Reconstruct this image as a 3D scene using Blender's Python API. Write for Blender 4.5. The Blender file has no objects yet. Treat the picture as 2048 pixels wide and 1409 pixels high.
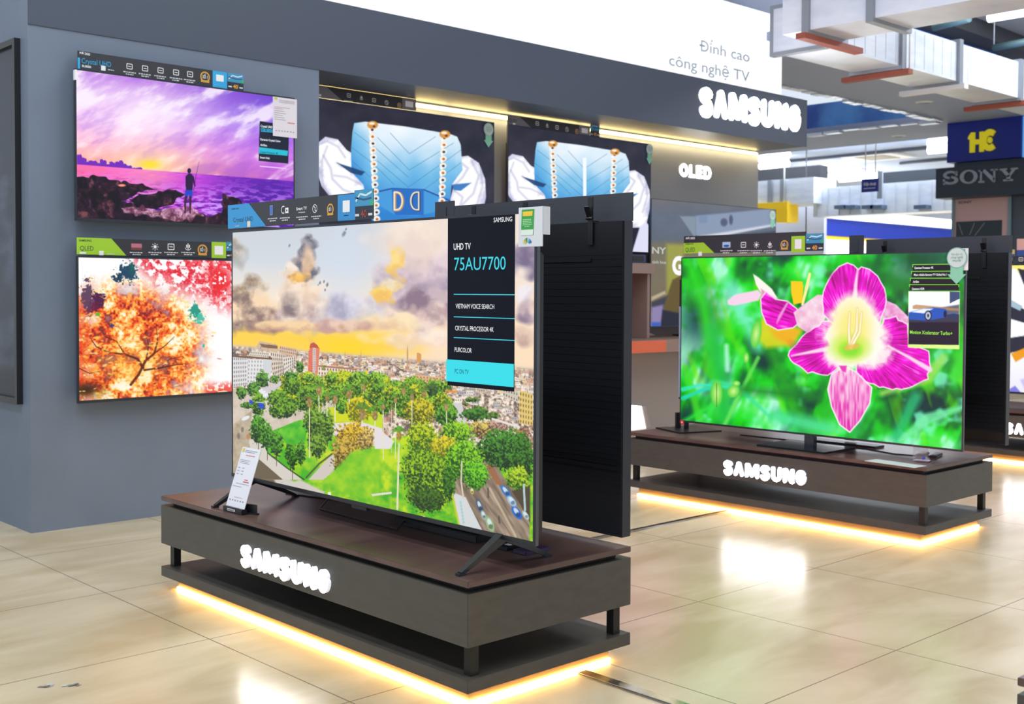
import bpy, bmesh, math, random
import numpy as np
from mathutils import Vector, Matrix

SC = bpy.context.scene
COL = SC.collection
R = math.radians
# ------------------------------------------------------------------ camera
FPX, CXP, CYP, CAMH = 2334.15, 1024.0, 653.91, 1.2
YAW, PIT, ROL = R(46.84662), R(-1.72833), R(0.28773)
_F = np.array([math.cos(YAW)*math.cos(PIT), math.sin(YAW)*math.cos(PIT), math.sin(PIT)])
_rt = np.array([math.sin(YAW), -math.cos(YAW), 0.0]); _up = np.cross(_rt, _F)
_RT = _rt*math.cos(ROL)+_up*math.sin(ROL); _UP = -_rt*math.sin(ROL)+_up*math.cos(ROL)
CM = np.array([_RT, -_UP, _F])
cd = bpy.data.cameras.new('camera'); cam = bpy.data.objects.new('camera', cd); COL.objects.link(cam)
cd.sensor_fit = 'HORIZONTAL'; cd.sensor_width = 36.0; cd.lens = FPX/2048*36.0
cd.shift_y = (CYP-704.5)/2048; cd.clip_start = .02; cd.clip_end = 200
mw = Matrix.Identity(4)
for i in range(3):
    mw[i][0] = _RT[i]; mw[i][1] = _UP[i]; mw[i][2] = -_F[i]
mw[2][3] = CAMH
cam.matrix_world = mw
cd.dof.use_dof = True; cd.dof.focus_distance = 3.9; cd.dof.aperture_fstop = 5.6
SC.camera = cam
def at(px, py, **k):                                    # where the line of sight through a pixel meets a plane of the place
    a, v = list(k.items())[0]; i = 'xyz'.index(a)
    d = CM.T @ np.array([(px-CXP)/FPX, (py-CYP)/FPX, 1.0]); o = np.array([0, 0, CAMH])
    return o + (v-o[i])/d[i]*d
# ------------------------------------------------------------------ world + exposure
SC.view_settings.view_transform = 'Standard'; SC.view_settings.look = 'None'
SC.view_settings.gamma = 1.0; SC.view_settings.exposure = 0.0; SC.view_settings.use_curve_mapping = False
wd = bpy.data.worlds.new('store_light'); SC.world = wd; wd.use_nodes = True
wd.node_tree.nodes['Background'].inputs[0].default_value = (.80, .88, 1, 1)
wd.node_tree.nodes['Background'].inputs[1].default_value = .95
def area(name, loc, sx, sy, power, color=(1, 1, 1), rot=(0, 0, 0)):
    l = bpy.data.lights.new(name, 'AREA'); l.shape = 'RECTANGLE'; l.size = sx; l.size_y = sy
    l.energy = power; l.color = color
    o = bpy.data.objects.new(name, l); COL.objects.link(o); o.location = loc; o.rotation_euler = rot; return o
# the rows of ceiling tubes above the aisle, each row's light
area('ceiling_row_light', (-.6, 1.5, 5.0), .5, 9, 210, (.93, .97, 1))
area('ceiling_row_light', (1.2, 3.2, 5.0), .5, 5, 110, (.93, .97, 1))
area('ceiling_row_light', (5.0, 1.2, 5.0), .5, 7, 170, (.93, .97, 1))
area('ceiling_row_light', (12, 3.0, 5.0), 2, 6, 420, (.90, .95, 1))
area('ceiling_row_light', (22, 12, 4.1), 5, 8, 700, (.86, .93, 1))
area('ceiling_row_light', (28, 16, 4.1), 5, 8, 500, (.86, .93, 1))

# ------------------------------------------------------------------ materials
MATS = {}
def lin(c):
    c = np.asarray(c, float)
    return np.where(c <= .04045, c/12.92, ((c+.055)/1.055)**2.4)
def S(r, g, b): return tuple(float(v) for v in lin(np.array([r, g, b])/255.0)) + (1.0,)
def mat(name, col, rough=.5, metal=0, emit=0, ecol=None, spec=.5, noise=None, bump=None, alpha=1, trans=0, coat=0):
    if name in MATS: return MATS[name]
    m = bpy.data.materials.new(name); m.use_nodes = True; nt = m.node_tree; b = nt.nodes['Principled BSDF']
    b.inputs['Base Color'].default_value = col; b.inputs['Roughness'].default_value = rough
    b.inputs['Metallic'].default_value = metal; b.inputs['Specular IOR Level'].default_value = spec
    b.inputs['Alpha'].default_value = alpha; b.inputs['Transmission Weight'].default_value = trans
    b.inputs['Coat Weight'].default_value = coat
    if emit:
        b.inputs['Emission Color'].default_value = ecol or col; b.inputs['Emission Strength'].default_value = emit
    tc = nt.nodes.new('ShaderNodeTexCoord')
    if noise:                                          # (scale xyz, second colour, amount)
        sc, c2, lo, hi = noise
        mp = nt.nodes.new('ShaderNodeMapping'); mp.inputs['Scale'].default_value = sc
        n = nt.nodes.new('ShaderNodeTexNoise'); n.inputs['Scale'].default_value = 1; n.inputs['Detail'].default_value = 6
        r = nt.nodes.new('ShaderNodeValToRGB'); r.color_ramp.elements[0].color = col; r.color_ramp.elements[1].color = c2
        r.color_ramp.elements[0].position = lo; r.color_ramp.elements[1].position = hi
        nt.links.new(tc.outputs['Object'], mp.inputs[0]); nt.links.new(mp.outputs[0], n.inputs['Vector'])
        nt.links.new(n.outputs[0], r.inputs[0]); nt.links.new(r.outputs[0], b.inputs['Base Color'])
    if bump:
        sc, st = bump
        mp = nt.nodes.new('ShaderNodeMapping'); mp.inputs['Scale'].default_value = sc
        n = nt.nodes.new('ShaderNodeTexNoise'); n.inputs['Scale'].default_value = 1; n.inputs['Detail'].default_value = 3
        bp = nt.nodes.new('ShaderNodeBump'); bp.inputs['Strength'].default_value = st; bp.inputs['Distance'].default_value = .01
        nt.links.new(tc.outputs['Object'], mp.inputs[0]); nt.links.new(mp.outputs[0], n.inputs['Vector'])
        nt.links.new(n.outputs[0], bp.inputs['Height']); nt.links.new(bp.outputs[0], b.inputs['Normal'])
    MATS[name] = m; return m
def flat(rgb, rough=.5, emit=0):                       # plain print or paint of one colour
    return mat('paint_%d_%d_%d_%d_%d' % (*rgb, int(rough*100), int(emit*100)), S(*rgb), rough, emit=emit)
WALLG = mat('grey_wall_paint', S(112, 126, 146), .55, noise=((3, 3, 3), S(107, 120, 140), .35, .7))
FASC = mat('dark_slate_paint', S(70, 80, 98), .5)
RECW = mat('recess_wall_paint', S(128, 128, 130), .5)
WOODT = mat('brown_wood_top', S(98, 76, 72), .3, noise=((6, 1.2, 30), S(74, 54, 52), .35, .68))
BODY = mat('charcoal_laminate', S(74, 72, 68), .42, noise=((14, 14, 40), S(66, 64, 60), .3, .7))
DARK = mat('dark_gap', S(18, 18, 20), .6)
BLACKM = mat('black_plastic', S(24, 26, 30), .35)
BEZ = mat('dark_grey_bezel', S(52, 56, 64), .3, metal=.5)
EDGE = mat('steel_side', S(92, 96, 104), .35, metal=.7)
CHROME = mat('polished_steel', S(190, 195, 205), .16, metal=1)
GALV = mat('galvanised_duct', S(236, 243, 255), .34, metal=.12, noise=((2.5, 2.5, 9), S(214, 224, 242), .35, .7), bump=((3, 3, 22), .25))
REDM = mat('red_oxide_bar', S(160, 82, 66), .6)
WHITEP = mat('white_paint', S(238, 240, 244), .6)
SOFF = mat('soffit_paint', S(168, 180, 212), .7)
LIT = mat('lit_letter', (1, 1, 1, 1), .5, emit=20, ecol=(1, .99, .98, 1))
LITW = mat('lit_letter_side', S(240, 242, 248), .4, emit=.55, ecol=(.85, .9, 1, 1))
LED = mat('warm_led_strip', (1, .7, .3, 1), .5, emit=62, ecol=(1, .60, .16, 1))
COVE = mat('cove_led_strip', (1, .8, .4, 1), .5, emit=9, ecol=(1, .78, .36, 1))
TUBE = mat('fluorescent_tube', (1, 1, 1, 1), .4, emit=5, ecol=(.94, .97, 1, 1))
RUBBER = mat('black_rubber', S(20, 20, 22), .5)

def floor_mat():
    m = bpy.data.materials.new('polished_beige_tiles'); m.use_nodes = True; nt = m.node_tree; b = nt.nodes['Principled BSDF']
    N = nt.nodes.new; L = nt.links.new
    tc = N('ShaderNodeTexCoord'); sx = N('ShaderNodeSeparateXYZ'); L(tc.outputs['Object'], sx.inputs[0])
    def math_(op, a, c=None):
        n = N('ShaderNodeMath'); n.operation = op
        if isinstance(a, (int, float)): n.inputs[0].default_value = a
        else: L(a, n.inputs[0])
        if c is not None:
            if isinstance(c, (int, float)): n.inputs[1].default_value = c
            else: L(c, n.inputs[1])
        return n.outputs[0]
    def joint(out, off, per):
        f = math_('FRACT', math_('DIVIDE', math_('SUBTRACT', out, off), per))
        d = math_('MULTIPLY', math_('MINIMUM', f, math_('SUBTRACT', 1.0, f)), per)
        return math_('LESS_THAN', d, .0022)
    j = math_('MAXIMUM', joint(sx.outputs[0], 1.965-8.2, .82), joint(sx.outputs[1], 1.95-8.3, .83))
    n1 = N('ShaderNodeTexNoise'); n1.inputs['Scale'].default_value = 1.3; n1.inputs['Detail'].default_value = 7; n1.inputs['Distortion'].default_value = .6
    mp = N('ShaderNodeMapping'); mp.inputs['Scale'].default_value = (1, 2.6, 1); L(tc.outputs['Object'], mp.inputs[0]); L(mp.outputs[0], n1.inputs['Vector'])
    r = N('ShaderNodeValToRGB'); r.color_ramp.elements[0].color = S(192, 174, 138); r.color_ramp.elements[1].color = S(216, 202, 172)
    r.color_ramp.elements[0].position = .36; r.color_ramp.elements[1].position = .66; L(n1.outputs[0], r.inputs[0])
    mx = N('ShaderNodeMix'); mx.data_type = 'RGBA'; L(j, mx.inputs[0]); L(r.outputs[0], mx.inputs[6]); mx.inputs[7].default_value = S(128, 112, 92)
    L(mx.outputs[2], b.inputs['Base Color'])
    n2 = N('ShaderNodeTexNoise'); n2.inputs['Scale'].default_value = 2.2; n2.inputs['Detail'].default_value = 4; L(tc.outputs['Object'], n2.inputs['Vector'])
    rr = N('ShaderNodeMapRange'); rr.inputs[3].default_value = .19; rr.inputs[4].default_value = .30; L(n2.outputs[0], rr.inputs[0]); L(rr.outputs[0], b.inputs['Roughness'])
    b.inputs['Specular IOR Level'].default_value = .75
    return m
# ------------------------------------------------------------------ helpers
def bx(bm, x0, x1, y0, y1, z0, z1, bev=0, mi=0):
    vs = [bm.verts.new((x, y, z)) for z in (z0, z1) for x, y in ((x0, y0), (x1, y0), (x1, y1), (x0, y1))]
    fs = [bm.faces.new([vs[i] for i in q]) for q in ((3, 2, 1, 0), (4, 5, 6, 7), (0, 1, 5, 4), (1, 2, 6, 5), (2, 3, 7, 6), (3, 0, 4, 7))]
    for f in fs: f.material_index = mi
    if bev:
        es = list({e for f in fs for e in f.edges})
        bmesh.ops.bevel(bm, geom=es, offset=bev, segments=2, affect='EDGES')
def prism(bm, pts, z0, z1, M=None, mi=0):              # outline in x,y pulled along z
    M = M or Matrix.Identity(4)
    a = [bm.verts.new(M @ Vector((p[0], p[1], z0))) for p in pts]; b = [bm.verts.new(M @ Vector((p[0], p[1], z1))) for p in pts]
    n = len(pts); fs = [bm.faces.new(a[::-1]), bm.faces.new(b)]
    for i in range(n): fs.append(bm.faces.new((a[i], a[(i+1) % n], b[(i+1) % n], b[i])))
    for f in fs: f.material_index = mi
def tube(bm, pts, r, seg=8, mi=0):
    pts = [Vector(p) for p in pts]; rings = []
    for i, p in enumerate(pts):
        t = (pts[min(i+1, len(pts)-1)]-pts[max(i-1, 0)]).normalized()
        s = t.orthogonal().normalized() if i == 0 else (s - t*s.dot(t)).normalized()
        u = t.cross(s); rr = r[i] if isinstance(r, (list, tuple)) else r
        rings.append([bm.verts.new(p + s*math.cos(2*math.pi*k/seg)*rr + u*math.sin(2*math.pi*k/seg)*rr) for k in range(seg)])
    for a, b in zip(rings, rings[1:]):
        for k in range(seg):
            f = bm.faces.new((a[k], a[(k+1) % seg], b[(k+1) % seg], b[k])); f.smooth = True; f.material_index = mi
    f = bm.faces.new(rings[0][::-1]); f.material_index = mi; f = bm.faces.new(rings[-1]); f.material_index = mi
def obj(name, bm, mats, parent=None):
    me = bpy.data.meshes.new(name)
    if isinstance(bm, bmesh.types.BMesh):
        bmesh.ops.recalc_face_normals(bm, faces=bm.faces[:]); bm.to_mesh(me); bm.free()
    for m in (mats if isinstance(mats, (list, tuple)) else [mats]): me.materials.append(m)
    o = bpy.data.objects.new(name, me); COL.objects.link(o)
    if parent: o.parent = parent
    return o
def nb(): return bmesh.new()
def box(name, m, x0, x1, y0, y1, z0, z1, parent=None, bev=0):
    b = nb(); bx(b, min(x0, x1), max(x0, x1), min(y0, y1), max(y0, y1), min(z0, z1), max(z0, z1), bev); return obj(name, b, m, parent)
def tag(o, label, cat, group=None, kind=None):
    if label: o['label'] = label
    if cat: o['category'] = cat
    if group: o['group'] = group
    if kind: o['kind'] = kind
    return o
def thing(name, label, cat, loc=(0, 0, 0), rotz=0, group=None):
    o = bpy.data.objects.new(name, None); COL.objects.link(o); o.empty_display_size = .1
    o.location = loc; o.rotation_euler = (0, 0, rotz); tag(o, label, cat, group); return o
def struct(name, *a, **k):
    o = box(name, *a, **k)
    if not o.parent: o['kind'] = 'structure'
    return o

# writing ---------------------------------------------------------
_glyph = {}
def text_data(s, offset=0.0, extrude=0.0, spacing=1.0, bevel=0.0):
    k = (s, offset, extrude, spacing, bevel)
    if k in _glyph: return _glyph[k]
    cu = bpy.data.curves.new('t', 'FONT'); cu.body = s; cu.size = 1; cu.offset = offset; cu.extrude = extrude
    cu.space_character = spacing; cu.fill_mode = 'BOTH' if extrude else 'FRONT'; cu.resolution_u = 3; cu.bevel_depth = bevel
    o = bpy.data.objects.new('t', cu); COL.objects.link(o)
    me = bpy.data.meshes.new_from_object(o.evaluated_get(bpy.context.evaluated_depsgraph_get()))
    vs = np.array([v.co[:] for v in me.vertices]).reshape(-1, 3); fs = [list(p.vertices) for p in me.polygons]
    bpy.data.objects.remove(o); bpy.data.curves.remove(cu); bpy.data.meshes.remove(me)
    _glyph[k] = (vs, fs); return _glyph[k]
class Print:
    """Printed or on-screen marks of one sheet: flat shapes and lettering on the plane y = const of a local frame (x right, z up)."""
    def __init__(s): s.v = []; s.f = []; s.m = []; s.mats = []; s.layer = 0
    def mi(s, m):
        if m not in s.mats: s.mats.append(m)
        return s.mats.index(m)
    def poly(s, pts, m, d=0.0):
        n = len(s.v); s.v += [(p[0], -d, p[1]) for p in pts]; s.f.append(list(range(n, n+len(pts)))); s.m.append(s.mi(m))
    def rect(s, x0, x1, z0, z1, m, d=0.0): s.poly([(x0, z0), (x1, z0), (x1, z1), (x0, z1)], m, d)
    def disc(s, x, z, r, m, d=0.0, n=24, rz=None):
        s.poly([(x+r*math.cos(2*math.pi*k/n), z+(rz or r)*math.sin(2*math.pi*k/n)) for k in range(n)], m, d)
    def ring(s, x, z, r0, r1, m, d=0.0, a0=0, a1=360, n=24):
        n = max(3, int(n*abs(a1-a0)/360)); b = s.mi(m)
        for k in range(n):
            t0 = R(a0+(a1-a0)*k/n); t1 = R(a0+(a1-a0)*(k+1)/n)
            s.poly([(x+r0*math.cos(t0), z+r0*math.sin(t0)), (x+r1*math.cos(t0), z+r1*math.sin(t0)), (x+r1*math.cos(t1), z+r1*math.sin(t1)), (x+r0*math.cos(t1), z+r0*math.sin(t1))], m, d)
    def line(s, pts, w, m, d=0.0):
        for a, b in zip(pts, pts[1:]):
            dx, dz = b[0]-a[0], b[1]-a[1]; l = math.hypot(dx, dz) or 1; nx, nz = -dz/l*w/2, dx/l*w/2
            s.poly([(a[0]+nx, a[1]+nz), (a[0]-nx, a[1]-nz), (b[0]-nx, b[1]-nz), (b[0]+nx, b[1]+nz)], m, d)
    def text(s, t, x, z, h, m, w=None, d=0.0, offset=0.0, align='l', shear=0, rot=0):
        vs, fs = text_data(t, offset)
        if not len(vs): return
        ref, _ = text_data('H', offset); H = ref[:, 1].max()
        x0, x1 = vs[:, 0].min(), vs[:, 0].max(); k = h/H; kx = (w/(x1-x0)) if w else k
        ww = (x1-x0)*kx; ox = {'l': 0, 'c': -ww/2, 'r': -ww}[align]; n = len(s.v); b = s.mi(m)
        X = (vs[:, 0]-x0)*kx+ox; Z = vs[:, 1]*k + X*shear
        if rot: X, Z = X*math.cos(rot)-Z*math.sin(rot), X*math.sin(rot)+Z*math.cos(rot)
        s.v += [(float(a)+x, -d, float(c)+z) for a, c in zip(X, Z)]
        for f in fs: s.f.append([i+n for i in f]); s.m.append(b)
    def build(s, name, parent, y=0.0):
        me = bpy.data.meshes.new(name); me.from_pydata([(a, b+y, c) for a, b, c in s.v], [], s.f)
        for m in s.mats: me.materials.append(m)
        me.polygons.foreach_set('material_index', s.m); me.update()
        o = bpy.data.objects.new(name, me); COL.objects.link(o); o.parent = parent; return o
def _arc(cx, cz, rx, rz, a0, a1, n=10): return [(cx+rx*math.cos(R(a0+(a1-a0)*k/n)), cz+rz*math.sin(R(a0+(a1-a0)*k/n))) for k in range(n+1)]
BLOCK = {                                              # centre lines of rounded block letters: width, strokes in a unit-high box
 'S': (.74, [_arc(.37, .70, .21, .15, 20, 270, 12)+_arc(.37, .30, .21, .20, 90, -160, 12)]), 'A': (.80, [[(.16, .15), (.37, .85), (.43, .85), (.64, .15)]]),
 'M': (1.08, [[(.15, .15), (.17, .85), (.25, .85), (.54, .20), (.83, .85), (.91, .85), (.93, .15)]]), 'U': (.80, [[(.16, .85)]+_arc(.40, .38, .24, .24, 180, 360, 10)+[(.64, .85)]]),
 'N': (.84, [[(.16, .15), (.16, .85), (.22, .85), (.62, .15), (.68, .15), (.68, .85)]]), 'G': (.78, [_arc(.39, .5, .23, .35, 40, 345, 18)+[(.62, .5), (.45, .5)]]),
 'O': (.90, [_arc(.45, .5, .30, .35, 0, 360, 22)]), 'L': (.60, [[(.15, .85), (.15, .15), (.48, .15)]]), 'E': (.68, [[(.54, .85), (.16, .85), (.16, .15), (.54, .15)], [(.16, .5), (.5, .5)]]),
 'D': (.84, [[(.15, .15), (.15, .85)]+_arc(.34, .5, .34, .35, 90, -90, 12)+[(.15, .15)]])}
def letters(word, x, z, h, w, parent, depth=.012, front=None, side=None, th=.25, gap=.05, name='letter', y=0.0):
    """Separate rounded block letters standing off a board: one child each (x right, z up, faces -y)."""
    tot = sum(BLOCK[c][0] for c in word)+gap*(len(word)-1); kx = w/tot; cx = 0
    M = Matrix(((1, 0, 0, 0), (0, 0, 1, 0), (0, 1, 0, 0), (0, 0, 0, 1)))
    for c in word:
        wd, strokes = BLOCK[c]; b = nb(); lay = 0
        for st in strokes:
            pts = [(x+(cx+p[0])*kx, z+p[1]*h) for p in st]; q = th*h/2
            for (ax, az), (bx_, bz) in zip(pts, pts[1:]):
                t = math.atan2(bz-az, bx_-ax); o = [(bx_+q*math.cos(t+R(k)), bz+q*math.sin(t+R(k))) for k in range(-90, 91, 30)]+[(ax+q*math.cos(t+R(k)), az+q*math.sin(t+R(k))) for k in range(90, 271, 30)]
                prism(b, o, y-depth-lay*.00004, y, M); lay += 1
        o = obj(name, b, [front or LIT, side or LITW], parent)
        o.data.polygons.foreach_set('material_index', [0 if abs(p.normal.y) > .9 else 1 for p in o.data.polygons]); cx += wd+gap

# ------------------------------------------------------------------ pictures shown on the screens (computed colours on a fine mesh)
def _sm(t): return t*t*(3-2*t)
def vnoise(X, Y, sc, seed):
    g = np.random.RandomState(seed).rand(64, 64); x = X/sc; y = Y/sc
    xi = np.floor(x).astype(int); yi = np.floor(y).astype(int); u = _sm(x-xi); v = _sm(y-yi)
    a = g[yi % 64, xi % 64]; b = g[yi % 64, (xi+1) % 64]; c = g[(yi+1) % 64, xi % 64]; d = g[(yi+1) % 64, (xi+1) % 64]
    return (a*(1-u)+b*u)*(1-v)+(c*(1-u)+d*u)*v
def fbm(X, Y, sc, seed, oct=4):
    o = 0; a = 1; t = 0
    for i in range(oct): o = o+a*vnoise(X, Y, sc/2**i, seed+i); t += a; a *= .55
    return o/t
def ss(a, b, x): return _sm(np.clip((x-a)/(b-a), 0, 1))
class Pic:
    """Canvas over a screen. o, ex, ez: world point of its top-left corner and its right / down edge vectors (measured on the photo)."""
    def __init__(s, o, ex, ed, W, H):
        s.o, s.ex, s.ed, s.W, s.H = np.array(o, float), np.array(ex, float), np.array(ed, float), W, H
        u, v = np.meshgrid(np.linspace(0, 1, W), np.linspace(0, 1, H)); s.u, s.v = u, v
        p = s.o+u[..., None]*s.ex+v[..., None]*s.ed-np.array([0, 0, CAMH]); c = p @ CM.T
        s.X0 = FPX*c[..., 0]/c[..., 2]+CXP; s.Y0 = FPX*c[..., 1]/c[..., 2]+CYP
        s.rgb = np.zeros((H, W, 3)); s.rs = np.random.RandomState(5); s.T(0, 0, 1)
    def T(s, ox, oy, k):                               # work in the units of an enlarged crop
        s.t = (ox, oy, k); s.X = (s.X0-ox)*k; s.Y = (s.Y0-oy)*k; s.k = k
    def win(s, x0, y0, x1, y1):
        ox, oy, k = s.t; us = []; vs = []
        n = np.cross(s.ex, s.ed); e0 = s.ex/s.ex.dot(s.ex); e1 = s.ed/s.ed.dot(s.ed); O = np.array([0, 0, CAMH])
        for x, y in ((x0, y0), (x1, y0), (x1, y1), (x0, y1)):
            d = CM.T @ np.array([(x/k+ox-CXP)/FPX, (y/k+oy-CYP)/FPX, 1.0]); p = O+d*((s.o-O).dot(n)/d.dot(n))-s.o
            us.append(p.dot(e0)); vs.append(p.dot(e1))
        f = lambda a, n: min(max(int(a*n), 0), n)
        return slice(f(min(vs)-.004, s.H), f(max(vs)+.008, s.H)), slice(f(min(us)-.004, s.W), f(max(us)+.008, s.W))
    def put(s, w, m, c):
        c = np.asarray(c, float)
        if c.ndim == 1 or c.shape[-1] != 3 or c.ndim == 3: pass
        if c.max() > 1.6: c = c/255.0
        s.rgb[w] = s.rgb[w]*(1-m[..., None])+c*m[..., None]
    def all(s, m, c): s.put((slice(None), slice(None)), m, c)
    def poly(s, pts, c, soft=1.0, a=1.0, wob=0):
        xs = [p[0] for p in pts]; ys = [p[1] for p in pts]; g = soft+wob+1
        w = s.win(min(xs)-g, min(ys)-g, max(xs)+g, max(ys)+g); X, Y = s.X[w], s.Y[w]
        if not X.size: return
        if wob: X = X+(vnoise(X, Y, wob*2.5, 7)-.5)*wob*2; Y = Y+(vnoise(X, Y, wob*2.5, 9)-.5)*wob*2
        ins = np.zeros(X.shape, bool); D = np.full(X.shape, 1e9); n = len(pts)
        for i in range(n):
            (ax, ay), (bx_, by) = pts[i], pts[(i+1) % n]
            cnd = (ay > Y) != (by > Y)
            with np.errstate(divide='ignore', invalid='ignore'): xi = (bx_-ax)*(Y-ay)/((by-ay) or 1e-9)+ax
            ins ^= cnd & (X < xi)
            L = (bx_-ax)**2+(by-ay)**2 or 1e-9; t = np.clip(((X-ax)*(bx_-ax)+(Y-ay)*(by-ay))/L, 0, 1)
            D = np.minimum(D, np.hypot(X-ax-t*(bx_-ax), Y-ay-t*(by-ay)))
        m = np.clip(.5+np.where(ins, D, -D)/soft, 0, 1)*a
        c = c(X, Y, np.where(ins, D, -D)) if callable(c) else c
        s.put(w, m, c)
    def stroke(s, pts, wd, c, soft=1.0, a=1.0):
        xs = [p[0] for p in pts]; ys = [p[1] for p in pts]; mw_ = max(wd) if isinstance(wd, (list, tuple)) else wd; g = mw_+soft
        w = s.win(min(xs)-g, min(ys)-g, max(xs)+g, max(ys)+g); X, Y = s.X[w], s.Y[w]
        if not X.size: return
        M = np.full(X.shape, -1e9); n = len(pts)
        for i in range(n-1):
            (ax, ay), (bx_, by) = pts[i], pts[i+1]; L = (bx_-ax)**2+(by-ay)**2 or 1e-9
            t = np.clip(((X-ax)*(bx_-ax)+(Y-ay)*(by-ay))/L, 0, 1)
            wi = (wd[i]*(1-t)+wd[i+1]*t)/2 if isinstance(wd, (list, tuple)) else wd/2
            M = np.maximum(M, wi-np.hypot(X-ax-t*(bx_-ax), Y-ay-t*(by-ay)))
        m = np.clip(.5+M/soft, 0, 1)*a; s.put(w, m, c(X, Y, M) if callable(c) else c)
    def ell(s, x, y, rx, ry, c, soft=.15, a=1.0, rot=0, wob=0, wsc=6, seed=3):
        g = max(rx, ry)*(1.1+soft+wob); w = s.win(x-g, y-g, x+g, y+g); X, Y = s.X[w], s.Y[w]
        if not X.size: return
        dx, dy = X-x, Y-y; q = math.cos(rot), math.sin(rot); e = np.hypot((dx*q[0]+dy*q[1])/rx, (-dx*q[1]+dy*q[0])/ry)
        if wob: e = e+(fbm(X, Y, wsc, seed, 2)-.5)*wob*2
        m = np.clip((1+soft/2-e)/soft, 0, 1)*a; s.put(w, m, c(X, Y, e) if callable(c) else c)
    def mix(s, c0, c1, t): return np.asarray(c0, float)/255*(1-t[..., None])+np.asarray(c1, float)/255*t[..., None]
    def ramp(s, t, stops):
        xs = [a for a, _ in stops]; return np.stack([np.interp(t, xs, [c[i]/255 for _, c in stops]) for i in range(3)], -1)
    def mesh(s, name, x0, x1, z0, z1, parent, y=0.0, gain=1.0, mat_=None):
        W, H = s.W, s.H; me = bpy.data.meshes.new(name)
        xs, zs = np.meshgrid(np.linspace(x0, x1, W), np.linspace(z1, z0, H)); co = np.zeros((H*W, 3), np.float32)
        co[:, 0] = xs.ravel(); co[:, 1] = y; co[:, 2] = zs.ravel()
        i = (np.arange(H-1)[:, None]*W+np.arange(W-1)[None]).ravel(); q = np.stack([i, i+W, i+W+1, i+1], -1).astype(np.int32)
        me.vertices.add(W*H); me.vertices.foreach_set('co', co.ravel()); me.loops.add(q.size); me.loops.foreach_set('vertex_index', q.ravel())
        me.polygons.add(len(q)); me.polygons.foreach_set('loop_start', np.arange(0, q.size, 4, dtype=np.int32)); me.polygons.foreach_set('loop_total', np.full(len(q), 4, np.int32))
        me.update(calc_edges=True)
        at_ = me.color_attributes.new('picture', 'FLOAT_COLOR', 'POINT'); c = np.ones((W*H, 4), np.float32)
        c[:, :3] = lin(np.clip(s.rgb, 0, 1)).reshape(-1, 3); at_.data.foreach_set('color', c.ravel())
        me.materials.append(mat_ or screen_mat(gain)); o = bpy.data.objects.new(name, me); COL.objects.link(o); o.parent = parent; return o
def screen_mat(gain):
    k = 'lit_screen_%d' % int(gain*100)
    if k in MATS: return MATS[k]
    m = bpy.data.materials.new(k); m.use_nodes = True; nt = m.node_tree; b = nt.nodes['Principled BSDF']
    a = nt.nodes.new('ShaderNodeAttribute'); a.attribute_name = 'picture'
    b.inputs['Base Color'].default_value = (.01, .01, .012, 1); b.inputs['Roughness'].default_value = .22; b.inputs['Specular IOR Level'].default_value = .15
    nt.links.new(a.outputs['Color'], b.inputs['Emission Color']); b.inputs['Emission Strength'].default_value = gain
    MATS[k] = m; return m

def tree(p, x, y, rx, ry, lit=(150, 200, 40), dark=(18, 62, 12), seed=1, trunk=None, wob=.35):
    dark = tuple(v*.7 for v in dark)
    if trunk: p.stroke([(x, y+ry*.5), (x, y+ry+trunk)], 3.5*p.k/2.8, (70, 60, 40), 1)
    def c(X, Y, e):
        n = fbm(X, Y, 14*p.k/4.7, seed*13+1, 3); n2 = vnoise(X, Y, 5*p.k/4.7, seed+40)
        t = np.clip((n-.5)*2.6+.5+(y-Y)/ry*.46+(x-X)/rx*-.12+(n2-.5)*.38, 0, 1); return p.mix(dark, lit, t)
    p.ell(x, y, rx, ry, c, .10, 1, 0, wob, 16*p.k/4.7, seed)
def palm(p, x, y, r, h, lit=(110, 170, 40), fruit=(190, 160, 100), seed=0):
    p.stroke([(x, y), (x, y+h)], r*.18, (225, 225, 185), 1.2)
    p.ell(x, y+r*.75, r*.42, r*.75, lambda X, Y, e: p.mix((110, 90, 40), fruit, np.clip(vnoise(X, Y, r*.16, 3), 0, 1)), .25)
    rs = random.Random(seed)
    for k in range(11):
        a = math.pi*(k/10); dx, dy = math.cos(a), -math.sin(a)
        p.stroke([(x, y), (x+dx*r*.7, y+dy*r*.7), (x+dx*r*1.15, y+dy*r*.75+r*.35)], [r*.2, r*.24, r*.05], tuple(int(q*rs.uniform(.45, 1.05)) for q in lit), 1.5)

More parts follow.
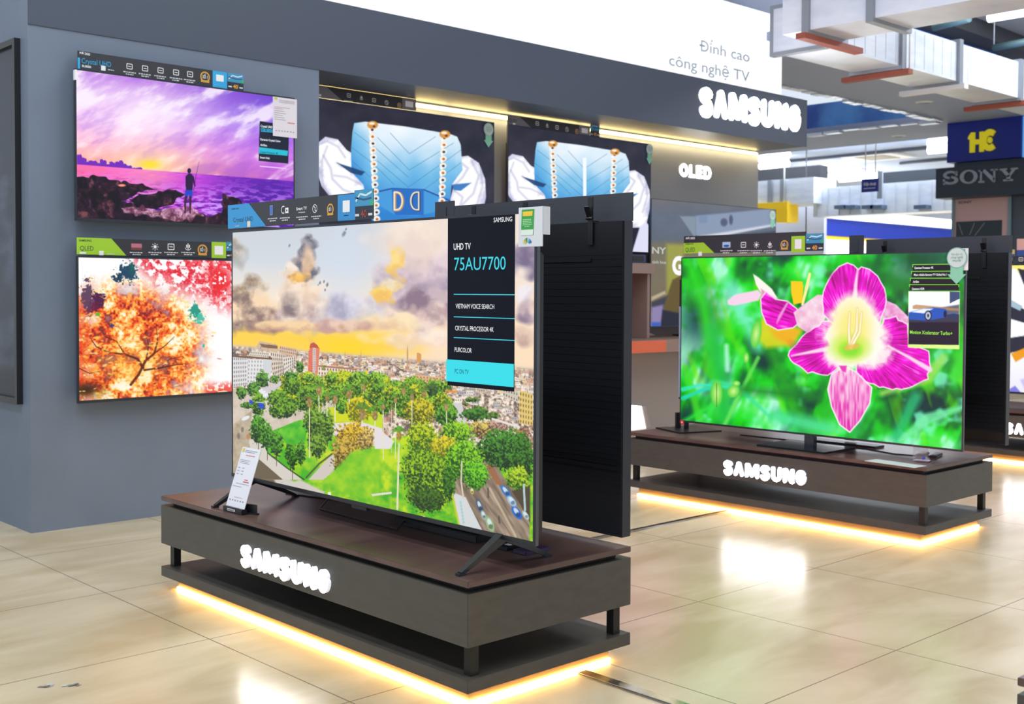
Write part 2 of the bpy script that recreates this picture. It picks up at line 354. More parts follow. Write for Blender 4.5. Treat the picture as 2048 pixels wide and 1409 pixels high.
def paint_city(p):
    X, Y = p.X0, p.Y0
    hz = 690+(X-463)*.078                               # skyline
    t = (Y-430)/(hz-430)
    base = p.ramp(t, [(0, (196, 204, 214)), (.35, (205, 214, 226)), (.62, (244, 228, 212)), (.8, (252, 216, 150)), (1, (255, 208, 70))])
    right = p.ramp(t, [(0, (238, 222, 210)), (.3, (240, 226, 222)), (.6, (250, 226, 200)), (1, (252, 222, 188))])
    m = ss(700, 830, X)[..., None]; p.rgb[:] = base*(1-m)+right*m
    p.all(.55*np.exp(-((X-690)/70)**2-((Y-520)/120)**2), (206, 220, 244))
    yb = 655+(X-463)*.06
    p.all(np.exp(-((Y-yb-14)/22)**2)*(1-ss(800, 880, X))*(.45+.5*fbm(X, Y*3, 60, 3)), (255, 205, 40))
    p.all(np.exp(-((X-690)/60)**2-((Y-700)/26)**2)*.95, (255, 214, 10))
    # cloud bank on the left and centre
    def cloud(cx, cy, rx, ry, seed, lit=(250, 226, 200), dark=(128, 108, 108), a=1, sc=26):
        def c(X_, Y_, e):
            n = fbm(X_, Y_, sc, seed, 4); tt = np.clip((n-.5)*2.9+.55-(Y_-cy)/ry*.36, 0, 1); return p.mix(dark, lit, tt)
        p.ell(cx, cy, rx*1.05, ry*1.05, c, .62, a, 0, .95, sc*1.2, seed)
    cloud(470, 605, 40, 42, 11, (240, 214, 170), (120, 100, 92)); cloud(505, 620, 45, 30, 12, (246, 214, 176), (128, 104, 98))
    cloud(545, 635, 50, 20, 13, (248, 216, 186), (136, 106, 104)); cloud(600, 610, 40, 45, 14, (252, 232, 214), (190, 166, 160), .9)
    cloud(640, 630, 60, 30, 15, (246, 226, 214), (176, 150, 152), .9); cloud(685, 615, 48, 40, 16, (222, 220, 240), (160, 158, 190), .95, 40)
    cloud(655, 652, 95, 11, 17, (236, 200, 180), (196, 150, 146), .9); cloud(560, 652, 75, 9, 18, (250, 214, 160), (190, 140, 120), .85)
    cloud(465, 500, 22, 40, 19, (226, 212, 196), (140, 134, 128), .8); cloud(600, 560, 28, 40, 20, (252, 232, 214), (236, 206, 180), .85)
    cloud(575, 605, 16, 22, 21, (196, 176, 166), (110, 96, 104), .85); cloud(497, 605, 10, 8, 22, (150, 120, 110), (96, 78, 80), .8)
    for a_ in ((618, 485, 13, 16), (611, 508, 14, 16), (603, 530, 16, 14), (613, 545, 16, 15), (598, 520, 12, 10)): cloud(*a_, int(a_[0]), (150, 140, 150), (72, 74, 94), .85, 14)
    cloud(617, 520, 10, 24, 23, (250, 216, 180), (226, 180, 140), .8); cloud(592, 556, 20, 9, 24, (250, 200, 110), (190, 130, 70), .9, 12); cloud(605, 556, 12, 6, 25, (255, 206, 90), (226, 160, 60), .8)
    for (x, y, r_) in ((688, 468, 5), (692, 458, 3), (579, 492, 3), (640, 566, 3), (648, 563, 3), (655, 570, 4), (650, 580, 3), (636, 570, 2)): p.ell(x, y, r_*.6, r_, (100, 112, 130), .8, .8, .4, .5, 3)
    # right side: golden cloud edge and mauve mass
    cloud(850, 560, 70, 50, 31, (226, 204, 214), (150, 132, 166), .9, 50); cloud(880, 600, 60, 26, 32, (196, 174, 186), (128, 104, 128), .95, 30)
    cloud(850, 640, 70, 22, 33, (238, 214, 206), (182, 152, 158), .9); cloud(820, 480, 50, 50, 34, (250, 232, 216), (232, 208, 200), .7, 50)
    cloud(797, 525, 15, 26, 35, (255, 222, 120), (246, 196, 84), .85, 18); cloud(770, 590, 20, 13, 36, (255, 214, 90), (246, 190, 80), .9, 14); cloud(778, 570, 26, 10, 39, (255, 236, 190), (250, 214, 130), .7, 14)
    cloud(790, 645, 36, 16, 37, (255, 232, 180), (238, 196, 150), .7); cloud(860, 680, 90, 14, 38, (252, 236, 226), (236, 208, 196), .7)
    cloud(1048, 520, 26, 44, 41, (150, 134, 160), (110, 98, 136), 1, 30); cloud(1048, 588, 20, 24, 42, (240, 234, 246), (214, 208, 226), .9); cloud(1050, 625, 22, 20, 43, (190, 166, 180), (128, 110, 140), .95); cloud(1048, 680, 24, 18, 44, (216, 186, 170), (180, 146, 140), .8)
    # town
    city = np.clip((Y-hz)/4, 0, 1); n = fbm(X, Y, 5, 50, 2); n3 = vnoise(X, Y, 14, 52)
    p.all(city, p.ramp(np.clip((n-.5)*2.2+.5, 0, 1), [(0, (96, 84, 80)), (.35, (168, 146, 134)), (.7, (226, 206, 190)), (1, (246, 236, 226))]))
    p.all(city*(n3 > .72)*.6, (176, 120, 96)); p.all(np.exp(-((Y-hz-3)/5)**2)*.6, (206, 190, 180))
    rs = random.Random(4)
    for i in range(430):
        x = rs.uniform(600, 1062); y = 696+(x-463)*.078+rs.random()**1.2*60; d = (y-(690+(x-463)*.078))/60
        w_, h_ = rs.uniform(3, 7)*(1+d), rs.uniform(3, 6)*(1+d*1.2); c = rs.choice([(238, 224, 208), (222, 190, 170), (198, 172, 158), (244, 236, 230), (206, 150, 120), (170, 160, 160), (232, 206, 150)])
        p.poly([(x, y-h_), (x+w_, y-h_+.4), (x+w_, y), (x, y)], c, .8)
        if d > .12:
            for k in range(3): p.ell(x+w_*(.2+.3*k), y-h_*.5, .7, 1.0, (80, 66, 66), .5, .8)
    for (x, y0, y1, w_) in ((815, 690, 735, 3), (838, 706, 726, 9), (690, 700, 716, 2), (722, 700, 716, 2)):
        p.poly([(x-w_/2, y0+(0 if w_ > 4 else 14)), (x, y0), (x+w_/2, y0+(3 if w_ > 4 else 14)), (x+w_/2, y1), (x-w_/2, y1)], (190, 150, 110) if w_ < 5 else (214, 150, 80), 1)
    p.poly([(440, 900), (1100, 900), (1100, 1120), (440, 1000)], lambda X_, Y_, d: p.mix((60, 170, 22), (170, 214, 26), np.clip((fbm(X_, Y_, 16, 66, 3)-.5)*2+.5, 0, 1)), 2)
    p.poly([(440, 900), (520, 930), (640, 990), (650, 1010), (440, 1010)], (204, 198, 192), 3); p.poly([(500, 915), (548, 960), (560, 985), (440, 985), (440, 915)], (100, 86, 68), 4); p.poly([(560, 975), (600, 960), (650, 985), (640, 1005)], (206, 200, 196), 4)
    T = (455, 660, 4.697); p.T(*T)
    def facade(pts, c, nx, ny, wc=(86, 78, 78)):
        p.poly(pts, c, 2)
        (ax, ay), (bx_, by), (cx, cy), (dx, dy) = pts
        for i in range(nx):
            for j in range(ny):
                u, v = (i+.5)/nx, (j+.6)/ny
                px_ = (ax*(1-u)+bx_*u)*(1-v)+(dx*(1-u)+cx*u)*v; py_ = (ay*(1-u)+by*u)*(1-v)+(dy*(1-u)+cy*u)*v
                p.ell(px_, py_, abs(bx_-ax)/nx*.24, abs(dy-ay)/ny*.3, wc, .5, .85)
    facade([(270, 160), (300, 105), (470, 140), (470, 250)], (206, 178, 150), 9, 3); p.poly([(300, 130), (470, 150), (470, 180), (330, 165)], (120, 84, 66), 3)
    facade([(490, 150), (650, 180), (640, 330), (480, 300)], (214, 180, 156), 9, 5, (120, 88, 78))
    facade([(400, 200), (560, 240), (550, 400), (430, 480)], (222, 206, 190), 8, 6)
    facade([(520, 260), (640, 250), (630, 340), (540, 430)], (232, 224, 216), 6, 4)
    facade([(40, 250), (200, 250), (190, 520), (40, 540)], (222, 222, 226), 9, 7); p.poly([(36, 240), (420, 262), (420, 282), (36, 256)], (110, 74, 56), 3)
    facade([(190, 275), (415, 280), (395, 500), (180, 500)], (226, 226, 230), 8, 6, (150, 150, 156)); p.poly([(340, 280), (415, 284), (400, 500), (330, 480)], (206, 210, 218), 2)
    facade([(230, 200), (390, 215), (385, 262), (180, 245)], (214, 206, 190), 10, 2)
    facade([(760, 200), (800, 130), (800, 400), (755, 390)], (214, 84, 60), 4, 14, (250, 200, 180)); facade([(800, 170), (832, 175), (832, 400), (800, 400)], (226, 206, 206), 3, 14); facade([(832, 170), (866, 175), (850, 410), (830, 410)], (214, 96, 70), 3, 14, (240, 170, 150)); p.poly([(780, 130), (810, 118), (840, 140), (860, 170), (770, 170)], (190, 70, 50), 3)
    facade([(850, 340), (1220, 375), (1215, 440), (850, 425)], (238, 220, 200), 14, 2); p.poly([(850, 330), (1220, 366), (1220, 384), (850, 346)], (170, 110, 90), 3)
    p.poly([(1255, 392), (1456, 412), (1456, 436), (1340, 430), (1330, 470), (1290, 466), (1270, 440)], (30, 128, 226), 3); p.poly([(1290, 378), (1330, 386), (1310, 470), (1282, 466)], (236, 200, 60), 2)
    # streets, park ground
    p.poly([(36, 560), (560, 470), (660, 640), (1456, 640), (1456, 1409), (36, 1409)], lambda X_, Y_, d: p.mix((188, 174, 158), (226, 214, 204), fbm(X_, Y_, 60, 60, 3)), 3)
    p.poly([(36, 900), (230, 760), (210, 1050), (300, 1210), (560, 1409), (36, 1409)], lambda X_, Y_, d: p.mix((150, 134, 110), (214, 200, 178), fbm(X_, Y_, 50, 61, 3)), 6)
    p.poly([(200, 1040), (280, 1030), (400, 1160), (640, 1330), (760, 1409), (520, 1409), (290, 1215), (215, 1120)], (210, 204, 198), 4)
    p.poly([(260, 1240), (300, 1220), (520, 1409), (240, 1409)], (96, 84, 66), 6)
    grass = lambda X_, Y_, d: p.mix((60, 176, 22), (196, 220, 26), np.clip((fbm(X_, Y_, 90, 62, 3)-.5)*2+.5+(X_-900)/1400, 0, 1))
    p.poly([(300, 1000), (640, 860), (960, 780), (1456, 740), (1456, 1409), (1000, 1409), (700, 1409), (380, 1160)], grass, 5)
    p.poly([(450, 950), (690, 860), (760, 900), (720, 1080), (560, 1080)], lambda X_, Y_, d: p.mix((30, 160, 30), (120, 210, 30), fbm(X_, Y_, 50, 63, 2)), 6)
    p.poly([(930, 740), (1120, 700), (1160, 860), (960, 880)], (206, 216, 10), 8)
    p.poly([(760, 1409), (980, 1170), (1010, 1200), (1000, 1330), (900, 1409)], (206, 196, 190), 4); p.stroke([(380, 1160), (560, 1300), (720, 1409)], 12, (40, 70, 30), 5); p.stroke([(740, 1390), (860, 1260), (985, 1165)], 16, (60, 76, 40), 6)
    p.poly([(980, 880), (1240, 860), (1456, 930), (1456, 1100), (1300, 1080), (1000, 1000)], (226, 220, 228), 6)
    p.poly([(280, 560), (600, 470), (640, 560), (400, 640), (290, 640)], (206, 200, 206), 6)
    for a_ in ((330, 590, 34, 14), (350, 615, 40, 16), (170, 830, 40, 18), (310, 570, 26, 12)): p.ell(*a_, (234, 240, 250), .3, .9, -.4)
    for a_ in ((140, 940, 14, 26), (105, 1000, 14, 30)): p.ell(*a_, (96, 90, 84), .6, .7)
    p.ell(200, 1000, 22, 34, (170, 110, 60), .6, .7, .5)
    rs = random.Random(9)
    for i in range(150):                               # the far edge of the park: a belt of crowns
        x = rs.uniform(560, 1500); y = 440+rs.random()*270; r_ = rs.uniform(38, 66); yl = rs.random() < .45
        if y > 640 and 900 < x < 1010: continue
        tree(p, x, y, r_*1.25, r_, (206, 214, 20) if yl else (150, 205, 40), (60, 110, 14) if yl else (22, 80, 18), i+2, None, .5)
    for a_ in ((330, 470, 60, 80), (445, 465, 40, 40), (600, 440, 60, 55), (680, 350, 40, 50), (240, 560, 60, 70), (130, 590, 50, 60), (180, 710, 60, 30)): tree(p, *a_, (100, 170, 50), (14, 60, 22), int(a_[0]))
    for a_ in ((610, 530, 70, 80), (470, 650, 90, 100), (560, 720, 110, 100), (470, 760, 80, 70), (290, 700, 70, 110), (720, 660, 80, 90), (770, 590, 90, 70)): tree(p, *a_, (120, 180, 30), (10, 58, 16), int(a_[0])+3, None)
    p.poly([(205, 655), (240, 665), (240, 700), (205, 692)], (24, 60, 190), 3); p.poly([(290, 680), (345, 690), (340, 745), (290, 735)], (24, 66, 200), 3); p.stroke([(230, 670), (340, 690)], 4, (230, 236, 240))
    p.stroke([(75, 545), (75, 640)], 8, (200, 196, 150), 2)
    for a_, tr in (((290, 930, 75, 130), 70), ((375, 1010, 70, 115), 100), ((460, 1070, 68, 120), 90), ((610, 1180, 50, 120), 110), ((690, 1150, 45, 110), 20), ((580, 1150, 45, 80), 20)): tree(p, *a_, (84, 170, 30), (8, 56, 18), int(a_[0])+9, tr)
    for a_ in ((850, 960, 100, 200), (940, 900, 60, 150), (800, 850, 90, 110), (840, 1080, 80, 110)): tree(p, *a_, (126, 176, 40), (20, 66, 22), int(a_[0])+5, 40)
    tree(p, 1240, 740, 130, 120, (222, 210, 10), (130, 140, 10), 77); tree(p, 1400, 610, 80, 90, (150, 170, 30), (60, 80, 24), 78); tree(p, 1070, 730, 50, 60, (110, 180, 30), (20, 90, 16), 79)
    tree(p, 1190, 1000, 170, 130, (240, 196, 30), (130, 100, 36), 80, None, .5); tree(p, 1110, 1180, 120, 160, (214, 176, 60), (100, 78, 30), 81, None, .6); tree(p, 1290, 1030, 80, 100, (226, 190, 90), (120, 96, 60), 82, None, .6)
    tree(p, 1290, 1250, 50, 80, (120, 160, 30), (40, 70, 16), 83, 90); p.stroke([(1170, 1180), (1175, 1409)], 14, (90, 70, 50), 3)
    for a_ in ((860, 530, 60, 240), (935, 610, 45, 200), (1010, 610, 60, 250), (770, 640, 62, 560), (1145, 560, 60, 130), (1265, 740, 75, 140), (1385, 760, 62, 600), (905, 350, 22, 150), (1280, 510, 45, 90)): palm(p, *a_, seed=int(a_[0]))
    # lower right of the picture
    T = (755, 740, 3.914); p.T(*T)
    p.poly([(-20, 560), (300, 500), (640, 900), (660, 1300), (-20, 1100)], lambda X_, Y_, d: p.mix((56, 170, 24), (190, 222, 20), np.clip((fbm(X_, Y_, 70, 90, 3)-.5)*2+.62-(Y_-800)/900, 0, 1)), 4)
    p.poly([(-200, 640), (20, 600), (20, 1060), (-300, 960), (-420, 880)], lambda X_, Y_, d: p.mix((60, 176, 24), (190, 222, 20), fbm(X_, Y_, 70, 91, 3)), 30)
    p.poly([(-20, 440), (130, 560), (100, 620), (-20, 620)], (226, 220, 228), 5)
    for i in range(60):
        x = random.Random(i).uniform(560, 1210); y = random.Random(i+99).uniform(140, 420); w_ = random.Random(i+7).uniform(20, 60)
        p.poly([(x, y-w_*.6), (x+w_, y-w_*.5), (x+w_, y+4), (x, y)], random.Random(i+3).choice([(236, 228, 220), (214, 206, 206), (240, 234, 214), (198, 184, 170), (168, 166, 176)]), 2)
        for k in range(3): p.ell(x+w_*(.2+.3*k), y-w_*.25, w_*.07, w_*.12, (90, 84, 90), .5, .8)
    facade([(275, 40), (505, 60), (505, 130), (275, 110)], (226, 176, 130), 9, 3, (150, 96, 80)); facade([(1110, 160), (1215, 190), (1215, 440), (1110, 420)], (226, 196, 110), 5, 6, (110, 90, 60)); facade([(980, 140), (1100, 165), (1100, 260), (980, 200)], (206, 196, 180), 6, 2)
    p.poly([(560, 260), (660, 260), (700, 440), (640, 440)], (210, 204, 210), 3); p.poly([(525, 160), (630, 165), (620, 180), (520, 178)], (226, 140, 40), 3)
    for a_ in ((740, 235, 60, 20), (800, 330, 70, 45), (900, 360, 60, 30), (690, 270, 26, 14)): tree(p, *a_, (110, 150, 50), (24, 66, 24), int(a_[0])+6)
    tree(p, 820, 470, 90, 70, (220, 200, 90), (110, 70, 60), 101, None, .5); tree(p, 960, 440, 80, 50, (214, 170, 150), (120, 80, 80), 102, None, .6); tree(p, 1150, 500, 60, 50, (190, 140, 110), (90, 60, 70), 103, None, .6)
    p.stroke([(900, 385), (1110, 450)], 16, (226, 226, 226), 4); p.stroke([(1040, 470), (1140, 495)], 18, (226, 140, 50), 4)
    rs = random.Random(12)
    for i in range(60):
        x = rs.uniform(-40, 560); y = rs.uniform(60, 300); r_ = rs.uniform(34, 60); tree(p, x, y+x*.12, r_*1.2, r_, rs.choice([(206, 214, 30), (150, 205, 40), (120, 180, 40)]), (30, 88, 16), i+130, None, .5)
    tree(p, 330, 330, 130, 110, (214, 200, 30), (90, 110, 20), 140); tree(p, 540, 350, 90, 90, (110, 180, 40), (16, 80, 24), 141); tree(p, 430, 160, 45, 45, (60, 100, 40), (14, 50, 30), 142); tree(p, 760, 350, 100, 50, (70, 140, 40), (10, 60, 24), 143)
    for a_ in ((270, 185, 36, 330), (140, 215, 32, 480), (45, 265, 36, 440), (110, 280, 18, 370), (540, 265, 38, 250), (205, 140, 40, 60), (365, 160, 40, 30)): palm(p, *a_, seed=int(a_[0]))
    p.poly([(560, 760), (900, 700), (1000, 860), (1190, 1060), (1190, 1340), (960, 1290), (640, 1225), (600, 1000)], lambda X_, Y_, d: p.mix((100, 86, 74), (170, 148, 130), np.clip((fbm(X_*1.6-Y_, Y_*.3, 50, 150, 3)-.5)*2+.5, 0, 1)), 5)
    p.poly([(830, 740), (900, 740), (980, 900), (930, 900)], (150, 96, 66), 8); p.stroke([(880, 930), (1080, 1300)], 16, (206, 186, 160), 12, .8)
    p.poly([(1050, 950), (1195, 900), (1195, 1200), (1120, 1060)], (66, 56, 44), 8)
    p.poly([(590, 960), (690, 1000), (820, 1260), (640, 1225)], (208, 214, 220), 4)
    for k in range(7): p.ell(650+k*4, 1040+k*26, 9, 12, (110, 190, 200), .5, .5)
    tree(p, 400, 800, 200, 300, (150, 200, 20), (18, 76, 18), 160, None, .3); tree(p, 400, 1020, 130, 90, (60, 110, 20), (16, 56, 18), 161, None, .4); tree(p, 560, 870, 50, 150, (70, 150, 20), (14, 66, 14), 162)
    tree(p, 350, 520, 110, 110, (196, 214, 20), (60, 120, 16), 163); tree(p, 620, 500, 130, 90, (150, 214, 30), (26, 100, 16), 164); tree(p, 520, 600, 110, 80, (232, 210, 30), (120, 150, 16), 165)
    tree(p, 680, 700, 150, 150, (140, 220, 30), (20, 100, 12), 166); tree(p, 770, 830, 100, 110, (110, 210, 30), (16, 100, 12), 167); p.stroke([(660, 720), (655, 880), (672, 1000)], 12, (214, 200, 180), 3)
    tree(p, 990, 620, 200, 150, (70, 150, 40), (8, 50, 20), 168); tree(p, 1140, 700, 80, 200, (60, 130, 30), (8, 50, 18), 169); tree(p, 1100, 850, 95, 90, (180, 214, 30), (40, 110, 16), 170, 60)
    def car(x, y, l, w_, a, c):
        p.ell(x, y, l, w_, c, .3, 1, a); p.ell(x-math.cos(a)*l*.1, y-math.sin(a)*l*.1-w_*.25, l*.5, w_*.55, (214, 230, 240), .4, .9, a); p.ell(x+math.cos(a)*l*.3, y+math.sin(a)*l*.3, l*.3, w_*.6, tuple(int(v*.6) for v in c), .4, .9, a)
    for a_ in ((1005, 955, 62, 24, .9, (40, 110, 200)), (1090, 1120, 62, 28, .95, (20, 90, 200)), (1050, 1030, 50, 26, .9, (150, 190, 226)), (800, 1070, 62, 22, 1.2, (60, 80, 120)), (830, 1140, 40, 18, 1.2, (150, 180, 180)), (880, 1210, 66, 28, 1.2, (140, 180, 130)), (740, 950, 26, 14, 1.4, (200, 180, 70)), (1160, 1140, 40, 18, 1, (180, 200, 210))): car(*a_)
    for pts in ([(865, 930), (868, 1000)], [(950, 1150), (955, 1200)]): p.stroke(pts, 12, (76, 70, 62), 5)
    p.stroke([(1145, 900), (1155, 1100)], 16, (170, 200, 210), 3); p.stroke([(590, 1000), (640, 1225)], 14, (190, 200, 40), 6)
    p.stroke([(168, 580), (155, 1090)], [12, 16], (226, 220, 190), 2); palm(p, 168, 480, 50, 20, fruit=(214, 170, 60)); p.poly([(-50, 975), (110, 955), (112, 972), (-40, 990)], (226, 220, 206), 2)
    p.ell(365, 1155, 10, 9, (240, 240, 240)); p.T(0, 0, 1)
    p.poly([(656+x_, 985+y_) for x_, y_ in ((0, 0), (6, 0), (6, 12), (0, 12))], (240, 240, 230), 1)
    p.all(np.full(X.shape, .08), (255, 236, 190))
def paint_flower(p):
    X, Y = p.X0, p.Y0; p.T(1240, 440, 2.535)
    n = fbm(X, Y, 90, 201, 4); n2 = fbm(X+Y*.35, Y*.35, 34, 210, 3)
    g = p.ramp(np.clip((n-.5)*2.4+.5, 0, 1), [(0, (4, 50, 50)), (.28, (8, 120, 40)), (.52, (16, 200, 30)), (.75, (60, 236, 90)), (1, (170, 255, 210))])
    p.rgb[:] = g; p.all(ss(.5, .72, n2)*.7, (20, 226, 10)); p.all(ss(.5, .2, n2)*.6, (4, 66, 60)); p.all(ss(.6, .8, fbm(X, Y, 40, 222, 3))*.8, (130, 250, 200)); p.all(ss(.62, .8, fbm(X-Y*.3, Y*.3, 22, 224, 2))*.5, (120, 240, 0))
    p.all(np.exp(-((X-1395)/40)**2-((Y-640)/60)**2)*.8, (6, 50, 60)); p.all(np.exp(-((X-1850)/90)**2-((Y-520)/50)**2)*.85, (4, 60, 40)); p.all(np.exp(-((X-1880)/60)**2-((Y-600)/80)**2)*.6, (6, 90, 30))
    for pts, w_, c, so in (([(340, 200), (420, 420), (470, 700), (520, 1000)], 60, (40, 220, 30), 50), ([(480, 560), (520, 900), (540, 1080)], 70, (20, 190, 70), 60), ([(560, 330), (640, 520), (700, 640)], 60, (110, 240, 190), 50),
                           ([(330, 900), (480, 830), (600, 850), (760, 1000)], [10, 40, 30, 10], (60, 226, 160), 16), ([(330, 750), (400, 1000)], 36, (70, 220, 40), 20), ([(520, 1060), (620, 860), (700, 700)], 20, (110, 230, 90), 12),
                           ([(760, 640), (860, 900), (980, 1100)], 60, (30, 160, 30), 50), ([(1180, 860), (1000, 1050)], 90, (40, 200, 40), 70), ([(1500, 900), (1400, 1100)], 60, (30, 190, 120), 40), ([(1740, 950), (1560, 1010), (1420, 1120)], [20, 60, 20], (120, 240, 170), 20),
                           ([(1740, 650), (1700, 800)], 50, (60, 220, 40), 40), ([(1330, 880), (1560, 800), (1640, 700)], [30, 60, 40], (160, 226, 90), 24), ([(620, 860), (1000, 900)], 40, (20, 120, 40), 50), ([(800, 1000), (1060, 1060)], 70, (80, 230, 160), 50),
                           ([(540, 640), (545, 760)], 24, (190, 250, 230), 18), ([(1250, 280), (1460, 330)], 90, (20, 120, 40), 70), ([(330, 1020), (470, 940)], 20, (40, 230, 60), 20), ([(320, 860), (420, 835), (560, 850)], [24, 10, 4], (40, 240, 200), 8), ([(320, 905), (430, 860), (520, 850)], [24, 12, 4], (20, 220, 190), 8)):
        p.stroke(pts, w_, c, so, .8)
    p.poly([(720, 500), (760, 480), (920, 560), (880, 640), (740, 650), (690, 600)], (226, 214, 20), 30, .9); p.poly([(760, 560), (930, 550), (860, 640), (790, 600)], (250, 170, 20), 30, .8)
    for (x, y, rx, ry, ro) in ((690, 580, 26, 70, .15), (490, 880, 30, 66, 0), (575, 870, 30, 34, .6), (640, 700, 14, 28, 0), (590, 830, 20, 14, 0)):
        p.ell(x, y, rx, ry, lambda X_, Y_, e: p.mix((90, 210, 60), (214, 250, 150), np.clip(1-e, 0, 1)), .3, 1, ro)
    p.stroke([(490, 830), (490, 950)], 4, (50, 150, 40), 3)
    # second flower, behind on the left
    p.poly([(545, 410), (580, 380), (700, 355), (720, 380), (700, 410), (580, 435), (548, 430)], (250, 214, 236), 8)
    p.poly([(675, 275), (700, 290), (770, 350), (800, 400), (720, 380), (690, 330)], (255, 246, 240), 6); p.poly([(715, 350), (760, 380), (790, 400), (760, 420), (720, 400)], (230, 150, 190), 10)
    def mag(X_, Y_, d):
        th = np.arctan2(Y_-610, X_-1185); rr_ = np.hypot(X_-1185, Y_-610); v = vnoise(th*150, rr_*.05, 3, 230); t = np.clip(.55+(v-.5)*.9+(fbm(X_, Y_, 60, 231, 2)-.5)*.7, 0, 1); c = p.ramp(t, [(0, (150, 0, 110)), (.35, (214, 0, 170)), (.75, (255, 14, 226)), (1, (255, 110, 236))])
        e = ss(9, 3, d)[..., None]; return c*(1-e)+np.array([1, .90, .97])*e
    p.poly([(710, 400), (740, 360), (790, 400), (850, 410), (900, 450), (915, 520), (880, 550), (800, 562), (740, 530), (715, 470)], mag, 4)
    p.stroke([(850, 420), (810, 490), (795, 525)], [10, 16, 6], (240, 150, 220), 8)
    p.poly([(866, 310), (925, 312), (930, 340), (925, 420), (880, 430), (868, 370)], (250, 206, 10), 5); p.stroke([(962, 275), (945, 350), (925, 430)], [14, 16, 12], (255, 240, 160), 4)
    p.poly([(880, 470), (930, 430), (1000, 380), (1050, 380), (1060, 460), (1020, 540), (960, 580), (900, 540)], lambda X_, Y_, d: p.mix((236, 170, 206), (255, 240, 244), fbm(X_, Y_, 30, 240, 3)), 5)
    # back sepal right, petals of the main flower
    p.poly([(1330, 400), (1400, 430), (1470, 500), (1460, 640), (1380, 640), (1330, 520)], lambda X_, Y_, d: p.mix((226, 120, 190), (255, 236, 244), fbm(X_, Y_, 26, 241, 3)), 5)
    def frill(pts, amp=7, step=26, seed=0):
        rs = random.Random(seed); out = []; n = len(pts)
        for i in range(n):
            a, b = pts[i], pts[(i+1) % n]; L = math.hypot(b[0]-a[0], b[1]-a[1]); k = max(1, int(L/step))
            for j in range(k): t = j/k; out.append((a[0]*(1-t)+b[0]*t+rs.uniform(-amp, amp), a[1]*(1-t)+b[1]*t+rs.uniform(-amp, amp)))
        return out
    up = [(1030, 480), (1022, 400), (1040, 330), (1075, 270), (1110, 232), (1150, 218), (1190, 228), (1205, 250), (1225, 236), (1270, 250), (1310, 285), (1345, 350), (1352, 410), (1335, 480), (1310, 540), (1200, 600), (1080, 540)]
    p.poly(frill(up, 3, 26, 1), mag, 4)
    lf = [(1050, 505), (960, 560), (900, 610), (850, 690), (880, 730), (950, 775), (1050, 788), (1100, 760), (1150, 680), (1120, 560)]
    p.poly(frill(lf, 6, 22, 2), mag, 4)
    rt = [(1340, 500), (1400, 490), (1455, 530), (1470, 640), (1565, 660), (1577, 740), (1560, 810), (1490, 845), (1400, 862), (1310, 852), (1240, 815), (1190, 770), (1200, 700), (1290, 600)]
    p.poly(frill(rt, 6, 22, 3), mag, 4)
    p.poly([(1070, 780), (1140, 740), (1200, 770), (1280, 850), (1270, 930), (1220, 1020), (1165, 1082), (1110, 1040), (1070, 950), (1050, 860)],
           lambda X_, Y_, d: (lambda c, e: c*(1-e)+np.array([1, .93, .97])*e)(p.mix((226, 40, 170), (255, 200, 232), np.clip(vnoise(X_*1.2, Y_*.2, 9, 250)*.9+(960-Y_)/500, 0, 1)), ss(10, 3, d)[..., None]), 3)
    for a_ in ((920, 660), (990, 600), (1000, 740), (1100, 300), (1270, 340), (1470, 780), (1400, 640)):   # petal folds
        p.ell(*a_, 60, 22, (170, 0, 130), 1.2, .35, .6)
    for pts in ([(1205, 250), (1195, 330), (1190, 420)], [(870, 690), (980, 668), (1080, 650)], [(1360, 640), (1470, 700), (1570, 760)]): p.stroke(pts, [8, 18, 26], (255, 214, 240), 10)
    p.stroke([(1165, 800), (1170, 1040)], [20, 4], (250, 190, 226), 12, .7)
    # pale throat
    p.ell(1190, 590, 168, 165, (255, 250, 236), .35, 1, 0, .18, 30); p.ell(1190, 500, 110, 130, (255, 250, 236), .4, 1, 0, .12, 30); p.ell(1130, 700, 100, 50, (255, 250, 236), .5, .9, 0, .2, 20); p.ell(1290, 680, 90, 70, (255, 252, 240), .5, .9, 0, .2, 20)
    p.ell(1180, 560, 92, 130, (250, 238, 130), .8, .9); p.ell(1165, 650, 90, 60, (190, 240, 60), .9, .85); p.ell(1170, 660, 50, 36, (120, 226, 40), .9, .8)
    for pts in ([(1165, 640), (1160, 560), (1164, 470)], [(1165, 645), (1200, 560), (1203, 450)], [(1170, 650), (1215, 570), (1225, 470)]): p.stroke(pts, [22, 15, 11], (226, 184, 90), 7, .8); p.stroke(pts, [13, 10, 7], (255, 250, 214), 5)
    p.stroke([(1150, 650), (1200, 640)], 26, (236, 190, 80), 8, .8); p.poly([(1110, 740), (1150, 740), (1145, 775), (1125, 765)], (236, 60, 190), 6)
    # menu on the screen
    K = (16, 26, 30); G = (160, 250, 60)
    for i, (y, xl) in enumerate(((227, 1484), (262, 1478), (297, 1472), (328, 1468))):
        p.poly([(xl, y), (1718, y-2+i), (1718, y+30), (xl, y+30)], K, 1.5); p.stroke([(xl, y+12), (xl, y), (1718, y-2+i), (1718, y+12)], 3, G, 1.5)
    p.poly([(1462, 362), (1724, 362), (1720, 655), (1460, 645)], (220, 255, 170), 2); p.poly([(1464, 364), (1722, 365), (1719, 500), (1463, 500)], (250, 252, 255), 2)
    p.poly([(1465, 480), (1719, 480), (1718, 636), (1462, 632)], (20, 26, 40), 3); p.poly([(1463, 470), (1720, 430), (1719, 520), (1463, 520)], (60, 66, 90), 8, .8)
